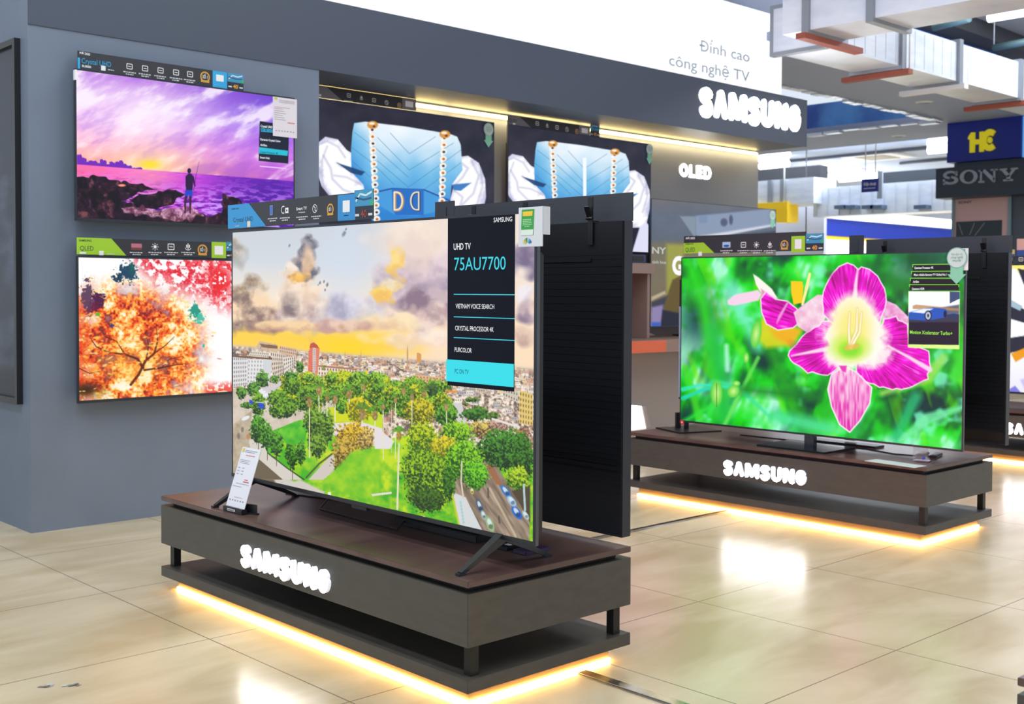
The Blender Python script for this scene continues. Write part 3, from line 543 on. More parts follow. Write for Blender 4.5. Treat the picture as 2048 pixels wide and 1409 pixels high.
    p.poly([(1672, 364), (1722, 365), (1722, 400), (1672, 424)], (60, 80, 120), 2); p.poly([(1484, 436), (1500, 430), (1672, 446), (1720, 450), (1720, 462), (1484, 452)], (190, 140, 90), 3, .8)
    p.poly([(1463, 480), (1475, 466), (1540, 450), (1590, 444), (1650, 452), (1662, 466), (1655, 494), (1560, 512), (1465, 505)], (30, 90, 190), 3); p.poly([(1475, 468), (1540, 450), (1590, 450), (1540, 475)], (236, 244, 255), 4)
    p.ell(1562, 486, 18, 26, (20, 24, 40), .2); p.ell(1562, 486, 13, 20, (190, 200, 220), .2); p.ell(1562, 486, 5, 9, (40, 50, 70), .3); p.ell(1648, 478, 8, 18, (20, 30, 60), .3); p.ell(1690, 486, 26, 10, (30, 60, 110), .3)
    p.poly([(1460, 632), (1720, 636), (1720, 657), (1460, 648)], (226, 255, 140), 2); p.T(0, 0, 1)

def paint_sunset(p):
    p.T(0, 60, 3.2); X, Y = p.X, p.Y
    hz = 860+(X-490)*.078
    t = (Y-(270+(X-490)*.13))/(hz-(270+(X-490)*.13))
    l = p.ramp(t, [(0, (196, 140, 232)), (.25, (236, 196, 248)), (.5, (252, 210, 246)), (.75, (255, 190, 216)), (1, (255, 176, 150))]); r = p.ramp(t, [(0, (110, 70, 210)), (.35, (150, 104, 236)), (.7, (206, 120, 236)), (1, (190, 90, 210))])
    m = ss(850, 1900, X)[..., None]; p.rgb[:] = l*(1-m)+r*m
    a = (X-800)*.5+(Y-500); b = (X-800)-(Y-500)*.5
    n = fbm(b*.6, a*1.6, 150, 301, 5); p.all(ss(.48, .75, n)*.85, (255, 246, 255)); p.all(ss(.5, .3, n)*.3, (140, 70, 220))
    p.all(np.exp(-((X-900)/260)**2-((Y-560)/150)**2)*.55, (255, 240, 255)); p.all(np.exp(-((X-960)/240)**2-((Y-860)/110)**2)*.7, (255, 216, 170)); p.all(np.exp(-((X-960)/70)**2-((Y-862)/28)**2), (255, 226, 40))
    rs = random.Random(3); x = 492
    while x < 880:
        w_ = rs.uniform(12, 34); h_ = rs.uniform(12, 40)*(1.3 if x < 700 else .8)+(30 if x < 540 else 0)+(20 if 710 < x < 770 else 0); y = 865+(x-490)*.078
        if x > 800: h_ *= .7
        p.poly([(x, y-h_), (x+w_*.6, y-h_-3), (x+w_, y-h_*.8), (x+w_, y+6), (x, y+6)], (116, 40, 190), 3); x += w_*.8
    sea = ss(-2, 3, Y-hz); n = fbm(X*.5, Y*1.8, 22, 310, 4); c = p.ramp(np.clip((X-500)/1200+(n-.5)*.5, 0, 1), [(0, (255, 110, 170)), (.3, (250, 110, 214)), (.6, (206, 70, 226)), (1, (110, 40, 190))])
    p.all(sea, c); d = np.clip((Y-hz-30)/160, 0, 1); p.all(sea*d*ss(.5, .62, n), (206, 150, 250)); p.all(sea*d*ss(.5, .3, n)*.9, (60, 10, 140)); p.all(sea*ss(1200, 1600, X)*ss(.56, .44, n)*.6, (70, 20, 160)); p.all(sea*np.exp(-((X-960)/160)**2)*(1-d)*.5, (255, 170, 170))
    rk = lambda X_, Y_, e: p.ramp(np.clip((fbm(X_, Y_, 34, 320, 5)-.5)*2.2+.35, 0, 1), [(0, (14, 6, 20)), (.6, (50, 22, 44)), (1, (120, 70, 76))])
    p.poly([(480, 930), (600, 935), (720, 955), (830, 975), (900, 985), (1000, 1015), (900, 1030), (850, 1060), (780, 1090), (900, 1130), (980, 1150), (1200, 1180), (1300, 1170), (1380, 1250), (480, 1240)], rk, 4, 1, 14)
    p.poly([(820, 1080), (900, 1050), (1000, 1040), (1130, 1025), (1185, 1050), (1100, 1110), (1000, 1150), (880, 1140)], rk, 4, 1, 12)
    p.poly([(770, 1150), (900, 1130), (1000, 1150), (1200, 1130), (1300, 1180), (1320, 1230), (1150, 1220), (960, 1190), (800, 1180)], lambda X_, Y_, e: p.mix((110, 50, 80), (244, 190, 214), np.clip((fbm(X_, Y_, 20, 330, 4)-.5)*2.6+.4, 0, 1)), 8, .85, 14)
    p.poly([(1420, 1055), (1500, 1070), (1590, 1120), (1560, 1260), (1420, 1260)], rk, 4, 1, 12); p.poly([(1250, 1200), (1440, 1180), (1460, 1260), (1240, 1250)], rk, 4, 1, 14); p.ell(780, 995, 24, 8, (255, 150, 120), .5)
    K = (40, 22, 66)                                   # the angler
    p.ell(1211, 902, 12, 17, K, .2); p.poly([(1190, 935), (1205, 920), (1225, 920), (1238, 940), (1232, 1030), (1190, 1030)], K, 3); p.poly([(1186, 1025), (1232, 1025), (1230, 1075), (1212, 1078), (1208, 1050), (1200, 1075), (1182, 1070)], (30, 70, 200), 3)
    p.stroke([(1190, 1070), (1184, 1120), (1186, 1170)], [17, 13, 9], (60, 30, 60), 2); p.stroke([(1218, 1072), (1218, 1120), (1217, 1172)], [17, 13, 9], (60, 30, 60), 2); p.stroke([(1235, 940), (1244, 985), (1248, 1000)], [12, 10, 8], K, 2); p.stroke([(1192, 940), (1192, 1000)], 9, K, 2)
    p.stroke([(1240, 1030), (1255, 930), (1275, 840)], [4, 3, 1.5], (60, 30, 90), 1.5)
    p.poly([(1662, 583), (1850, 612), (1845, 856), (1655, 838)], (22, 32, 52), 2); p.poly([(1658, 750), (1843, 774), (1840, 806), (1657, 790)], (40, 190, 214), 2); p.T(0, 0, 1)

def paint_autumn(p):
    p.T(0, 450, 2.236); X, Y = p.X, p.Y; p.rgb[:] = 1.0
    n = fbm(X, Y, 60, 401, 5); f = vnoise(X, Y, 9, 402); f2 = vnoise(X, Y, 5, 403)
    mass = np.maximum(ss(360, 200, np.hypot((X-560)/1.25, Y-560)-130*(n-.5)), ss(620, 760, Y+200*(n-.5)+(700-X)*.3)); mass *= 1-ss(900, 1000, X+120*(n-.5))*(1-ss(700, 760, Y)); mass = np.clip(mass*1.6*(n+.25), 0, 1)
    col = p.ramp(np.clip((n-.5)*2.3+.5+(f-.5)*.5+(f2-.5)*.25, 0, 1), [(0, (120, 20, 20)), (.2, (226, 60, 20)), (.42, (250, 130, 40)), (.6, (255, 190, 90)), (.8, (255, 236, 180)), (1, (255, 252, 240))])
    p.all(mass, col); p.all(mass*np.exp(-((X-600)/170)**2-((Y-620)/90)**2)*.45, (255, 216, 90)); p.all(mass*ss(470, 350, X)*.6*(f > .35), (226, 44, 20))
    red = np.clip(ss(640, 760, X+(1-(Y-150)/300)*160-60)*ss(400, 260, Y+(900-X)*.35+60*(n-.5)), 0, 1)*ss(.44, .56, fbm(X, Y, 16, 410, 3)*.7+n*.32); p.all(red, p.mix((210, 20, 40), (255, 110, 120), vnoise(X, Y, 7, 411))); red2 = np.exp(-((X-980)/60)**2-((Y-250)/80)**2)*(f > .3); p.all(np.clip(red2*1.2, 0, 1), (240, 40, 50))
    p.all(ss(900, 930, X)*ss(690, 745, Y+50*(n-.5))*(f > .3)*.9, (240, 70, 60)); p.all(np.exp(-((X-380)/70)**2-((Y-740)/30)**2), (60, 40, 10))
    for (x, y, rx, ry, c) in ((570, 215, 40, 40, (20, 60, 90)), (590, 200, 14, 26, (14, 90, 90)), (530, 240, 24, 14, (20, 60, 90)), (435, 340, 30, 34, (70, 20, 70)), (415, 370, 26, 26, (110, 20, 60)), (870, 385, 22, 30, (30, 150, 130)), (890, 420, 22, 22, (70, 190, 170)), (438, 400, 10, 12, (80, 190, 20)), (500, 452, 9, 8, (40, 60, 110)), (910, 545, 8, 8, (40, 190, 170)), (390, 320, 26, 60, (90, 60, 90))): p.ell(x, y, rx, ry, c, .3, .95, 0, .9, 10, int(x))
    B = (96, 30, 16)
    for pts, w_ in (([(585, 715), (620, 670), (650, 610), (690, 575), (705, 520), (700, 460)], [12, 12, 12, 9, 6, 3]), ([(640, 640), (615, 600), (560, 580), (490, 572), (430, 545), (400, 500)], [12, 10, 9, 7, 5, 3]), ([(645, 650), (720, 640), (790, 625), (850, 622)], [9, 8, 5, 2]), ([(655, 600), (665, 540), (650, 480)], [8, 5, 2]), ([(560, 580), (520, 520), (470, 500), (440, 460)], [6, 5, 3, 2]), ([(690, 575), (740, 540), (780, 500)], [6, 4, 2]), ([(350, 640), (400, 665), (450, 655)], [5, 4, 2]), ([(720, 640), (760, 600), (820, 590)], [5, 3, 2])): p.stroke(pts, w_, B, 3, .9)
    for i in range(240):
        rs = random.Random(i); x, y = rs.gauss(600, 150), rs.gauss(570, 110); p.ell(x, y, rs.uniform(4, 12), rs.uniform(2, 6), rs.choice([(255, 170, 50), (240, 80, 30), (255, 226, 140), (255, 200, 80)]), .8, .8, rs.uniform(-.6, .2))
    p.T(0, 0, 1)

def paint_bag(p, k, ox, oy, second=False):
    """k, ox, oy carry the drawing of the first screen (in crop units) onto this one."""
    p.T(600, 120, 2.768); p.X = (p.X-ox)/k; p.Y = (p.Y-oy)/k; X, Y = p.X, p.Y; full = (slice(None), slice(None)); p.win = lambda *a: full
    n = fbm(X, Y, 120, 501, 3); p.rgb[:] = p.mix((26, 28, 44), (60, 58, 76), n)
    glove = lambda X_, Y_, d: p.mix((190, 190, 226), (255, 255, 255), np.clip(.35+d/45+(fbm(X_+Y_, Y_, 40, 510, 3)-.5)*1.5, 0, 1))
    p.poly([(88, 470), (140, 425), (210, 440), (260, 500), (330, 540), (365, 600), (350, 630), (300, 625), (360, 700), (350, 800), (200, 800), (120, 700), (88, 600)], glove, 5)
    p.poly([(860, 540), (930, 530), (990, 570), (1025, 660), (1030, 760), (1000, 900), (820, 900), (830, 780), (850, 700), (835, 690), (850, 640)], glove, 5); p.poly([(960, 900), (1000, 860), (1080, 960), (1080, 1100), (900, 1100)], (226, 226, 250), 8)
    F = (150, 150, 196)
    for a_, w_ in (([(100, 470), (150, 450), (210, 480), (250, 540)], 7), ([(205, 570), (230, 590), (290, 600), (350, 625)], 9), ([(130, 530), (170, 600), (180, 660), (240, 720), (300, 740)], 8), ([(190, 640), (260, 650), (340, 690)], 6), ([(110, 600), (130, 700), (190, 790)], 8), ([(150, 480), (120, 560), (125, 640)], 6), ([(880, 560), (930, 600), (900, 650), (860, 690)], 8), ([(950, 560), (990, 640), (960, 740), (900, 800)], 8), ([(1000, 600), (1010, 700), (980, 800)], 7), ([(850, 720), (900, 760), (880, 830)], 7)): p.stroke(a_, w_, F, 14, .55)
    blue = lambda X_, Y_, d: p.ramp(np.clip((Y_-345)/520+(X_ < 420)*(420-X_)/300-(fbm(X_, Y_, 90, 520, 2)-.5)*.2-.04*(X_ > 860), 0, 1), [(0, (244, 250, 255)), (.3, (196, 226, 246)), (.6, (110, 186, 232)), (1, (40, 130, 210))])
    p.poly([(300, 350), (360, 342), (580, 368), (830, 410), (870, 425), (890, 470), (900, 610), (840, 690), (830, 800), (840, 900), (400, 900), (350, 690), (285, 620), (282, 500), (290, 400)], blue, 4)
    seam = (60, 120, 160)
    for a_ in ([(500, 405), (605, 520), (750, 425)], [(430, 430), (605, 610), (850, 460)], [(430, 560), (600, 705), (890, 500)], [(300, 400), (420, 490), (600, 650)], [(280, 480), (400, 570), (520, 690)], [(290, 560), (390, 650)], [(890, 570), (670, 730)], [(400, 700), (520, 800)], [(780, 780), (700, 850)]): p.stroke(a_, 3, seam, 3, .7)
    p.poly([(205, 570), (300, 600), (360, 620), (340, 640), (280, 625)], (20, 60, 110), 6, .9); p.poly([(840, 690), (950, 680), (890, 725), (850, 720)], (40, 110, 190), 6, .9)
    p.poly([(410, 720), (510, 712), (680, 715), (830, 775), (790, 830), (650, 865), (530, 860), (430, 800)], (70, 156, 222), 5); p.stroke([(410, 735), (510, 712), (690, 720), (830, 780)], 7, (20, 70, 150), 4); p.poly([(508, 712), (685, 715), (685, 860), (530, 860), (512, 830)], (34, 110, 196), 6)
    for xc, gold in ((545, (214, 150, 60)), (640, (60, 70, 90))):
        s_ = 1 if xc < 600 else -1; pts = [(xc-s_*20, 734), (xc-s_*20, 832)]+[(xc-s_*4+s_*28*math.sin(R(q)), 783+48*math.cos(R(q))) for q in range(0, 181, 20)]+[(xc-s_*20, 734)]; p.stroke(pts, 15, gold, 3); p.stroke([(a_-3, b_-2) for a_, b_ in pts], 7, (255, 246, 230), 3)
    for x0, x1, y0, y1 in ((398, 425, 385, 880), (797, 785, 430, 780)):
        c_ = 12; k_ = int((y1-y0)/36)
        for i in range(k_+1):
            t = i/k_; x, y = x0*(1-t)+x1*t, y0*(1-t)+y1*t; p.ell(x, y, 19, 17, (250, 240, 226), .2); p.ell(x+2, y+2, 8, 7, (190, 110, 40) if i % 2 else (30, 60, 100), .3); p.ell(x-9, y+14, 7, 9, (255, 250, 240), .3)
    for x, y in ((402, 360), (802, 412)): p.ell(x, y, 30, 22, (214, 150, 70), .2); p.ell(x-4, y-8, 16, 7, (255, 240, 214), .4); p.ell(x+8, y+8, 8, 6, (110, 50, 20), .4)
    if second: p.poly([(595, 450), (618, 450), (618, 900), (600, 900)], (246, 250, 255), 4)
    p.T(0, 0, 1)
    del p.win

# ================================================================== the shell of the place
o = box('floor', floor_mat(), -6, 34, -9, 26, -.05, 0); o['kind'] = 'structure'
WY = 5.765
struct('wall_left', WALLG, 2.178, 3.853, WY, 8.6, 0, 2.895)
struct('wall_back', RECW, 3.853, 8.95, 6.27, 6.5, 0, 2.485)
struct('trim_1', FASC, 2.178, 8.945, WY-.006, WY, 2.485, 2.895)                    # dark fascia board over the bay
struct('trim_2', FASC, 3.854, 8.945, WY, 6.5, 2.49, 2.894)
b = nb()
bx(b, 3.9, 8.9, 6.252, 6.268, 2.452, 2.474)
o = obj('led_light_bar', b, COVE); tag(o, 'long warm white light strip glowing under the slate fascia above the bag-picture televisions', 'light')
for xx in (4.6, 5.9, 7.2, 8.4):
    l = area('cove_light', (xx, 6.235, 2.47), 1.25, .03, 4.2, (1, .82, .46), (R(14), 0, 0)); l.parent = None
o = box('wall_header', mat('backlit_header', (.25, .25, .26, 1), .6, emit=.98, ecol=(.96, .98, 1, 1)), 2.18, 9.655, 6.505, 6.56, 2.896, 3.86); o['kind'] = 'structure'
def _hdr():
    global fr
    f = Frame('header_slogan', 'pale grey Vietnamese slogan lettering on the white header above the fascia', 'sign', 'y', 6.5, (1340, 80), (1500, 160))
    P = Print(); g = mat('slogan_ink', S(60, 68, 80), .6, emit=.42, ecol=S(190, 204, 222))
    f.txt(P, 'D', 1402, 102, 1417, 22, g); f.txt(P, 'inh cao', 1420, 106, 1499, 21, g)
    (xa, za), (xb, zb_) = f.l(1399, 90), f.l(1410, 92); P.rect(xa, xb, za-.008, za+.008, g); f.txt(P, '?', 1421, 86, 1426, 7, g); f.txt(P, 'công nghệ TV', 1338, 130, 1499, 22, g, offset=0)
    P.build('lettering', f.root, -.001)

class Frame:
    """A sheet or a screen standing in the plane x = v (seen from -x) or y = v (seen from -y); l() turns a pixel into its local x, z."""
    def __init__(s, name, label, cat, axis, v, tl, br, group=None, base=None, root=None):
        s.ax, s.v = axis, v
        a, b_ = at(*tl, **{axis: v}), at(*br, **{axis: v})
        c = (a+b_)/2; c[2] = b_[2] if base is None else base
        s.c = c; s.rot = -math.pi/2 if axis == 'x' else 0
        s.root = root or thing(name, label, cat, tuple(float(q) for q in c), s.rot, group)
        (s.x0, s.z1), (s.x1, s.z0) = s.l(*tl), s.l(*br)
    def l(s, px, py):
        p = at(px, py, **{s.ax: s.v})-s.c
        return (float(-p[1]) if s.ax == 'x' else float(p[0]), float(p[2]))
    def hh(s, px, py, n): return abs(s.l(px, py-n)[1]-s.l(px, py)[1])
    def txt(s, P, t, px0, py, px1, hpx, m, offset=0.0, d=0.0, base_r=None, shear=0):
        x0, z0 = s.l(px0, py); x1 = s.l(px1, py)[0]; P.text(t, x0, z0, s.hh(px0, py, hpx), m, x1-x0, d, offset, 'l', shear)
    def R(s, P, x0, y0, x1, y1, m, d=0.0):
        a, b_ = s.l(x0, y0), s.l(x1, y1); P.rect(a[0], b_[0], b_[1], a[1], m, d)
    def pl(s, P, pts, m, d=0.0): P.poly([s.l(*q) for q in pts], m, d)
    def dc(s, P, px, py, r, m, d=0.0, rz=None):
        x, z = s.l(px, py); P.disc(x, z, abs(s.l(px+r, py)[0]-x), m, d, 20, s.hh(px, py, rz or r))
_hdr()
def _logo():
    f = Frame('fascia_sign', 'row of glowing white block letters at the right end of the slate fascia', 'sign', 'y', WY-.007, (1397, 182), (1599, 267))
    letters('SAMSUNG', f.x0, 0, .24, f.x1-f.x0, f.root, .016)
    f = Frame('wall_sign', 'small glowing white OLED letters on the grey wall of the bay', 'sign', 'y', 6.27, (1357, 326), (1421, 361))
    letters('OLED', f.x0, 0, f.z1-f.z0, f.x1-f.x0, f.root, .012, th=.24, gap=.08)
_logo()

# ================================================================== podiums
def podium(x, yc, label, sign=(-.285, .285), first=True, floor_light=True):
    t = thing('display_podium', label, 'podium', (x, yc, 0), -math.pi/2, 'low display podiums')
    w, d = .935, .70
    box('top_board', WOODT, -w, w, 0, d, .358, .376, t, .0015)
    box('gap_panel', DARK, -w+.035, w-.035, .035, d-.035, .3405, .3575, t)
    box('body', BODY, -w, w, 0, d, .186, .340, t, .001)
    for sx in (-1, 1):
        for y0 in (.03, d-.06): box('post', mat('black_steel_post', S(40, 40, 40), .4, .5), sx*(w-.035)-.015, sx*(w-.035)+.015, y0, y0+.03, .0945, .1855, t)
    box('core', DARK, -w+.1, w-.1, .1, d-.1, 0, .0104, t)
    box('bottom_board', BODY, -w, w, 0, d, .055, .094, t, .001)
    box('base', mat('kick_board', S(150, 124, 96), .45), -w+.05, w-.05, .05, d-.05, 0.0105, .0545, t)
    b = nb(); e = .045; g_ = .012
    bx(b, -w+e, w-e, e, e+g_, .0006, .010); bx(b, -w+e, w-e, d-e-g_, d-e, .0006, .010)
    bx(b, -w+e, -w+e+g_, e+g_, d-e-g_, .0006, .010); bx(b, w-e-g_, w-e, e+g_, d-e-g_, .0006, .010)
    obj('led_strip', b, LED, t)
    letters('SAMSUNG', sign[0], .208, .082, sign[1]-sign[0], t, .012)
    return t
podium(2.155, 3.411, 'dark podium in front carrying the city-park television, warm light underneath', (-.30, .262))
podium(5.189, 3.601, 'dark podium carrying the pink flower television, warm light underneath', (-.233, .29))
podium(8.22, 3.40, 'dark podium at the right edge under the black, white and orange television', (-.235, .285))
podium(2.494, .132, 'podium corner cut off by the lower right edge of the photo', (-.285, .285))

# ================================================================== televisions
def tv_shell(t, w, z0, h, depth=.05, bez=.008, bot=.014, rear=None, edge=None):
    b = nb(); bx(b, -w/2, w/2, 0.0015, .016, z0, z0+h, .001)
    obj('frame', b, edge or EDGE, t)
    b = nb(); bx(b, -w/2+.02, w/2-.02, .016, depth, z0+.02, z0+h-.12, .006); obj('back_cover', b, rear or BLACKM, t)
    b = nb(); f = -.001
    bx(b, -w/2, w/2, f, .0015, z0+h-bez, z0+h); bx(b, -w/2, w/2, f-.002, .0015, z0, z0+bot)
    bx(b, -w/2, -w/2+bez, f, .0015, z0+bot, z0+h-bez); bx(b, w/2-bez, w/2, f, .0015, z0+bot, z0+h-bez)
    obj('bezel', b, BEZ, t)
def canvas(fr_, w, z0, h, W, H, bez=.008, bot=.014):
    c = fr_.c; ax = fr_.ax
    ex = np.array([0, -(w-2*bez), 0]) if ax == 'x' else np.array([w-2*bez, 0, 0]); top = np.array(c, float)
    top[2] = c[2]+z0+h-bez
    if ax == 'x': top[1] += w/2-bez
    else: top[0] -= w/2-bez
    return Pic(top, ex, np.array([0, 0, -(h-bez-bot)]), W, H)
SCR = {}
def add_screen(fr_, painter, w, z0, h, W, H, gain=1.0, bez=.008, bot=.014, **k):
    p = canvas(fr_, w, z0, h, W, H, bez, bot); painter(p, **k)
    SCR[fr_] = p.mesh('screen', -w/2+bez, w/2-bez, z0+bot, z0+h-bez, fr_.root, 0.0, gain); return SCR[fr_]
def tvframe(name, label, axis, v, centre, base, group=None):
    f = Frame.__new__(Frame); f.ax, f.v = axis, v; f.rot = -math.pi/2 if axis == 'x' else 0
    f.c = np.array([v, centre, base]) if axis == 'x' else np.array([centre, v, base])
    f.root = thing(name, label, 'television', tuple(f.c), f.rot, group); return f
def emi(rgb, k=1.0): return mat('lit_%d_%d_%d_%d' % (*rgb, int(k*100)), S(6, 6, 8), .3, spec=.1, emit=k, ecol=S(*rgb))
def strut(b, a, c, w0, w1, t0, t1):                      # tapered bar from a to c: widths along x, thicknesses across
    a, c = Vector(a), Vector(c); d = (c-a).normalized(); n = Vector((1, 0, 0)); u = d.cross(n).normalized(); r = []
    for p, w_, t_ in ((a, w0, t0), (c, w1, t1)): r.append([b.verts.new(p+n*i*w_/2+u*j*t_/2) for i, j in ((-1, -1), (1, -1), (1, 1), (-1, 1))])
    for k in range(4): b.faces.new((r[0][k], r[0][(k+1) % 4], r[1][(k+1) % 4], r[1][k]))
    b.faces.new(r[0]); b.faces.new(r[1][::-1])

# --- the big city television on the first podium
F1 = tvframe('television', 'largest television, city park at sunset with black side menu, on the front podium', 'x', 2.345, 3.26, .376)
tv_shell(F1.root, 1.72, .086, .972, .055)
add_screen(F1, paint_city, 1.72, .086, .972, 780, 440)
P = Print(); K = emi((8, 13, 26)); W_ = emi((250, 252, 255)); CY = emi((70, 214, 232)); CYF = emi((60, 222, 236))
F1.R(P, 896, 433, 1029, 784, K, .0006)
F1.R(P, 893, 719, 1028, 775, CYF, .0012)
for y0, y1 in ((589, 590.5), (634, 636), (675.5, 680)):
    a, c = F1.l(908, y0), F1.l(1030, y1); P.rect(a[0], c[0], a[1]-.0012, a[1]+.0012, CY, .0012)
F1.txt(P, 'SAMSUNG', 988, 445, 1025, 9, W_, .0, .0014); F1.txt(P, 'UHD TV', 908, 500, 942, 12.5, W_, .008, .0014)
F1.txt(P, '75AU7700', 909, 541, 1012, 25, CY, 0, .0014); F1.txt(P, 'VIETNAM VOICE SEARCH', 912, 617, 989, 9, W_, .0, .0014)
F1.txt(P, 'CRYSTAL PROCESSOR 4K', 911, 661, 988, 9, W_, .0, .0014); F1.txt(P, 'PURCOLOR', 910, 704, 944, 9, W_, .0, .0014)
F1.txt(P, 'PC ON TV', 910, 747, 938, 9, emi((30, 120, 140)), .015, .0014)
P.build('screen_menu', SCR[F1])
for xc, tips in ((3.26-2.55, ((-.155, .2))), (3.26-3.975, (-.155, .2))):
    b = nb(); strut(b, (xc, .012, .092), (xc+.0, tips[0], .006), .03, .018, .028, .010); strut(b, (xc, .012, .092), (xc, tips[1], .006), .03, .018, .028, .010)
    bx(b, xc-.014, xc+.014, .004, .05, .084, .12); bx(b, xc-.009, xc+.009, tips[0]-.012, tips[0]+.012, 0.0005, .008); bx(b, xc-.009, xc+.009, tips[1]-.012, tips[1]+.012, 0.0005, .008)
    obj('stand_leg', b, BEZ, F1.root)
b = nb(); bx(b, -.045, .045, -.004, .01, .074, .0875, .002); obj('sensor_bump', b, BLACKM, F1.root)

# --- the back-to-back television behind it
def back_tv(x, yr, w, zb, h, label, banner_len, zt, label2, clips, grp):
    t = thing('television', label, 'television', (x+.05, yr+w/2, .376), math.pi/2)
    RE = mat('black_ribbed_back', S(22, 24, 30), .42, spec=.35)
    b = nb(); bx(b, -w/2, w/2, .003, .046, zb-.376, zb-.376+h, .002); obj('frame', b, mat('black_side_metal', S(48, 50, 58), .35, .4), t)
    b = nb(); z0, z1 = zb-.376+.01, zb-.376+h-.11
    n = 74
    for k in range(n): bx(b, -w/2+.004, w/2-.004, .046, .0485+.0009*(k % 2), z0+(z1-z0)*k/n, z0+(z1-z0)*(k+1)/n)
    bx(b, -w/2+.004, w/2-.004, .046, .0492, z1, z1+.11, .001); obj('back_cover', b, RE, t)
    b = nb()
    for k in range(3): bx(b, -w/2+.02, w/2-.02, .0495, .051, z0+h*.20+.018*k, z0+h*.20+.018*k+.003)
    bx(b, -w/2+.14, w/2-.2, .0492, .052, z1-.02, z1-.008); obj('cooling_slot', b, mat('slot_black', S(6, 6, 8), .5), t)
    p = Print(); p.rect(-w/2+.008, w/2-.008, zb-.376+.012, zb-.376+h-.008, emi((250, 170, 214), 2.5)); p.build('screen', t, .0025)
    b = nb(); bx(b, -.03, .03, .0515, .075, .02, .30); bx(b, -.2, .2, .055, .15, .0005, .012, .002); obj('stand', b, BLACKM, t)
    # dark card standing along the top edge, seen from behind, with its clips
    t2 = thing('promo_banner', label2, 'banner', (x+.048, yr+banner_len/2, zb+h), math.pi/2)
    b = nb(); H = zt-zb-h
    bx(b, -banner_len/2, banner_len/2, 0, .004, -.0+.0005, H, .0008); obj('board', b, mat('board_back', S(58, 62, 72), .6), t2)
    for k, px_ in enumerate(clips):
        xx = -banner_len/2+px_
        b = nb(); bx(b, xx-.011, xx+.011, .051, .054, -.075, H-.012); bx(b, xx+.008, xx+.011, .0045, .0505, .003, .006)
        strut(b, (xx, .054, .01), (xx, .072, .05), .022, .022, .004, .004); tube(b, [(xx-.014, .057, .012), (xx+.014, .057, .012)], .005); obj('clip', b, BLACKM, t2)
    return t, t2
back_tv(2.865-.05+.0, 2.484, 1.80, .407, 1.022, 'black back of the large television standing behind the city-park television', .885, 1.522, 'dark board clipped on the black television back behind the city-park screen', (.14, .45, .72), None)
back_tv(5.72, 2.53, 1.69, .447, .958, 'black back of the television standing behind the pink flower television', .80, 1.492, 'dark board clipped on the black television back behind the flower screen', (.12, .66), None)
for x_, y0, y1, zb_, lb in ((2.862, 3.375, 3.49, 1.4305, 'small dark card at the left end of the board behind the city-park screen'), (5.766, 3.345, 3.435, 1.4065, 'small dark card at the left end of the board behind the flower screen')):
    b = nb(); bx(b, 0, .004, y0, y1, zb_, zb_+.112, .0008); bx(b, -.003, 0, (y0+y1)/2-.012, (y0+y1)/2+.01, zb_+.02, zb_+.09)
    o = obj('promo_card', b, mat('board_back', S(58, 62, 72), .6)); o.location.x = x_; tag(o, lb, 'card')

# --- the flower television on the second podium
F2 = tvframe('television', 'television with a magenta lily picture on the second podium', 'x', 5.33, 3.408, .376)
tv_shell(F2.root, 1.70, .074, .952, .045, .006, .01, edge=EDGE)
add_screen(F2, paint_flower, 1.70, .074, .952, 700, 394, 1.0, .006, .01)
P = Print(); LG = emi((170, 250, 80))
for s_, x0, y, x1 in (('Quantum Processor 4K', 1829, 538, 1867), ('Most reliable Samsung TV Global No.1', 1828, 552, 1893), ('AirSlim', 1826, 566, 1838), ('Quantum HDR', 1824, 580, 1849)): F2.txt(P, s_, x0, y, x1, 4.2, W_, .02, .001)
F2.txt(P, 'Motion Xcelerator Turbo+', 1820, 668, 1905, 7, LG, .01, .001); P.build('screen_menu', SCR[F2])
b = nb(); bx(b, -.03, .03, .02, .05, .0, .09, .002); obj('stand_neck', b, mat('dark_chrome', S(70, 74, 82), .2, .9), F2.root)
b = nb(); bx(b, -.25, .17, -.10, .2, .0005, .010, .003); obj('stand_plate', b, mat('dark_teal_plate', S(30, 40, 44), .25, .6), F2.root)
b = nb(); bx(b, .66, .70, -.002, .0, .078, .083); obj('logo_mark', b, CHROME, F2.root)

# --- wall televisions
F3 = tvframe('television', 'wall television with the purple sunset and the angler, upper one on the grey wall', 'y', 5.685, 3.0055, 1.54)
tv_shell(F3.root, 1.262, 0, .748, .06)
add_screen(F3, paint_sunset, 1.262, 0, .748, 560, 330)
P = Print(); T3 = lambda x, y: (x/3.2, 60+y/3.2)
for s_, x0, y, x1, h, c in (('Crystal UHD', 1668, 622, 1742, 15, (245, 250, 255)), ('55BU8000', 1668, 650, 1745, 22, (60, 190, 230)), ('Dynamic Crystal Color', 1666, 706, 1795, 13, (245, 250, 255)), ('AirSlim', 1665, 742, 1708, 13, (245, 250, 255)), ('Crystal Processor 4K', 1664, 786, 1780, 13, (20, 90, 120)), ('Smart Hub', 1664, 822, 1725, 13, (245, 250, 255))):
    F3.txt(P, s_, *T3(x0, y), x1/3.2, h/3.2, emi(c), .02, .001)
for yy in (880, 893): F3.R(P, *T3(1662, yy-4), *T3(1832 if yy == 880 else 1755, yy+4), emi((240, 200, 250)), .0008)
P.build('screen_menu', SCR[F3]); box('wall_bracket', BLACKM, -.2, .2, .06, .0795, .2, .5, F3.root)
F4 = tvframe('television', 'wall television with the red and orange autumn tree, below the sunset one', 'y', 5.685, 3.0, .633)
tv_shell(F4.root, 1.24, 0, .733, .06); add_screen(F4, paint_autumn, 1.24, 0, .733, 600, 350); box('wall_bracket', BLACKM, -.2, .2, .06, .0795, .2, .5, F4.root)
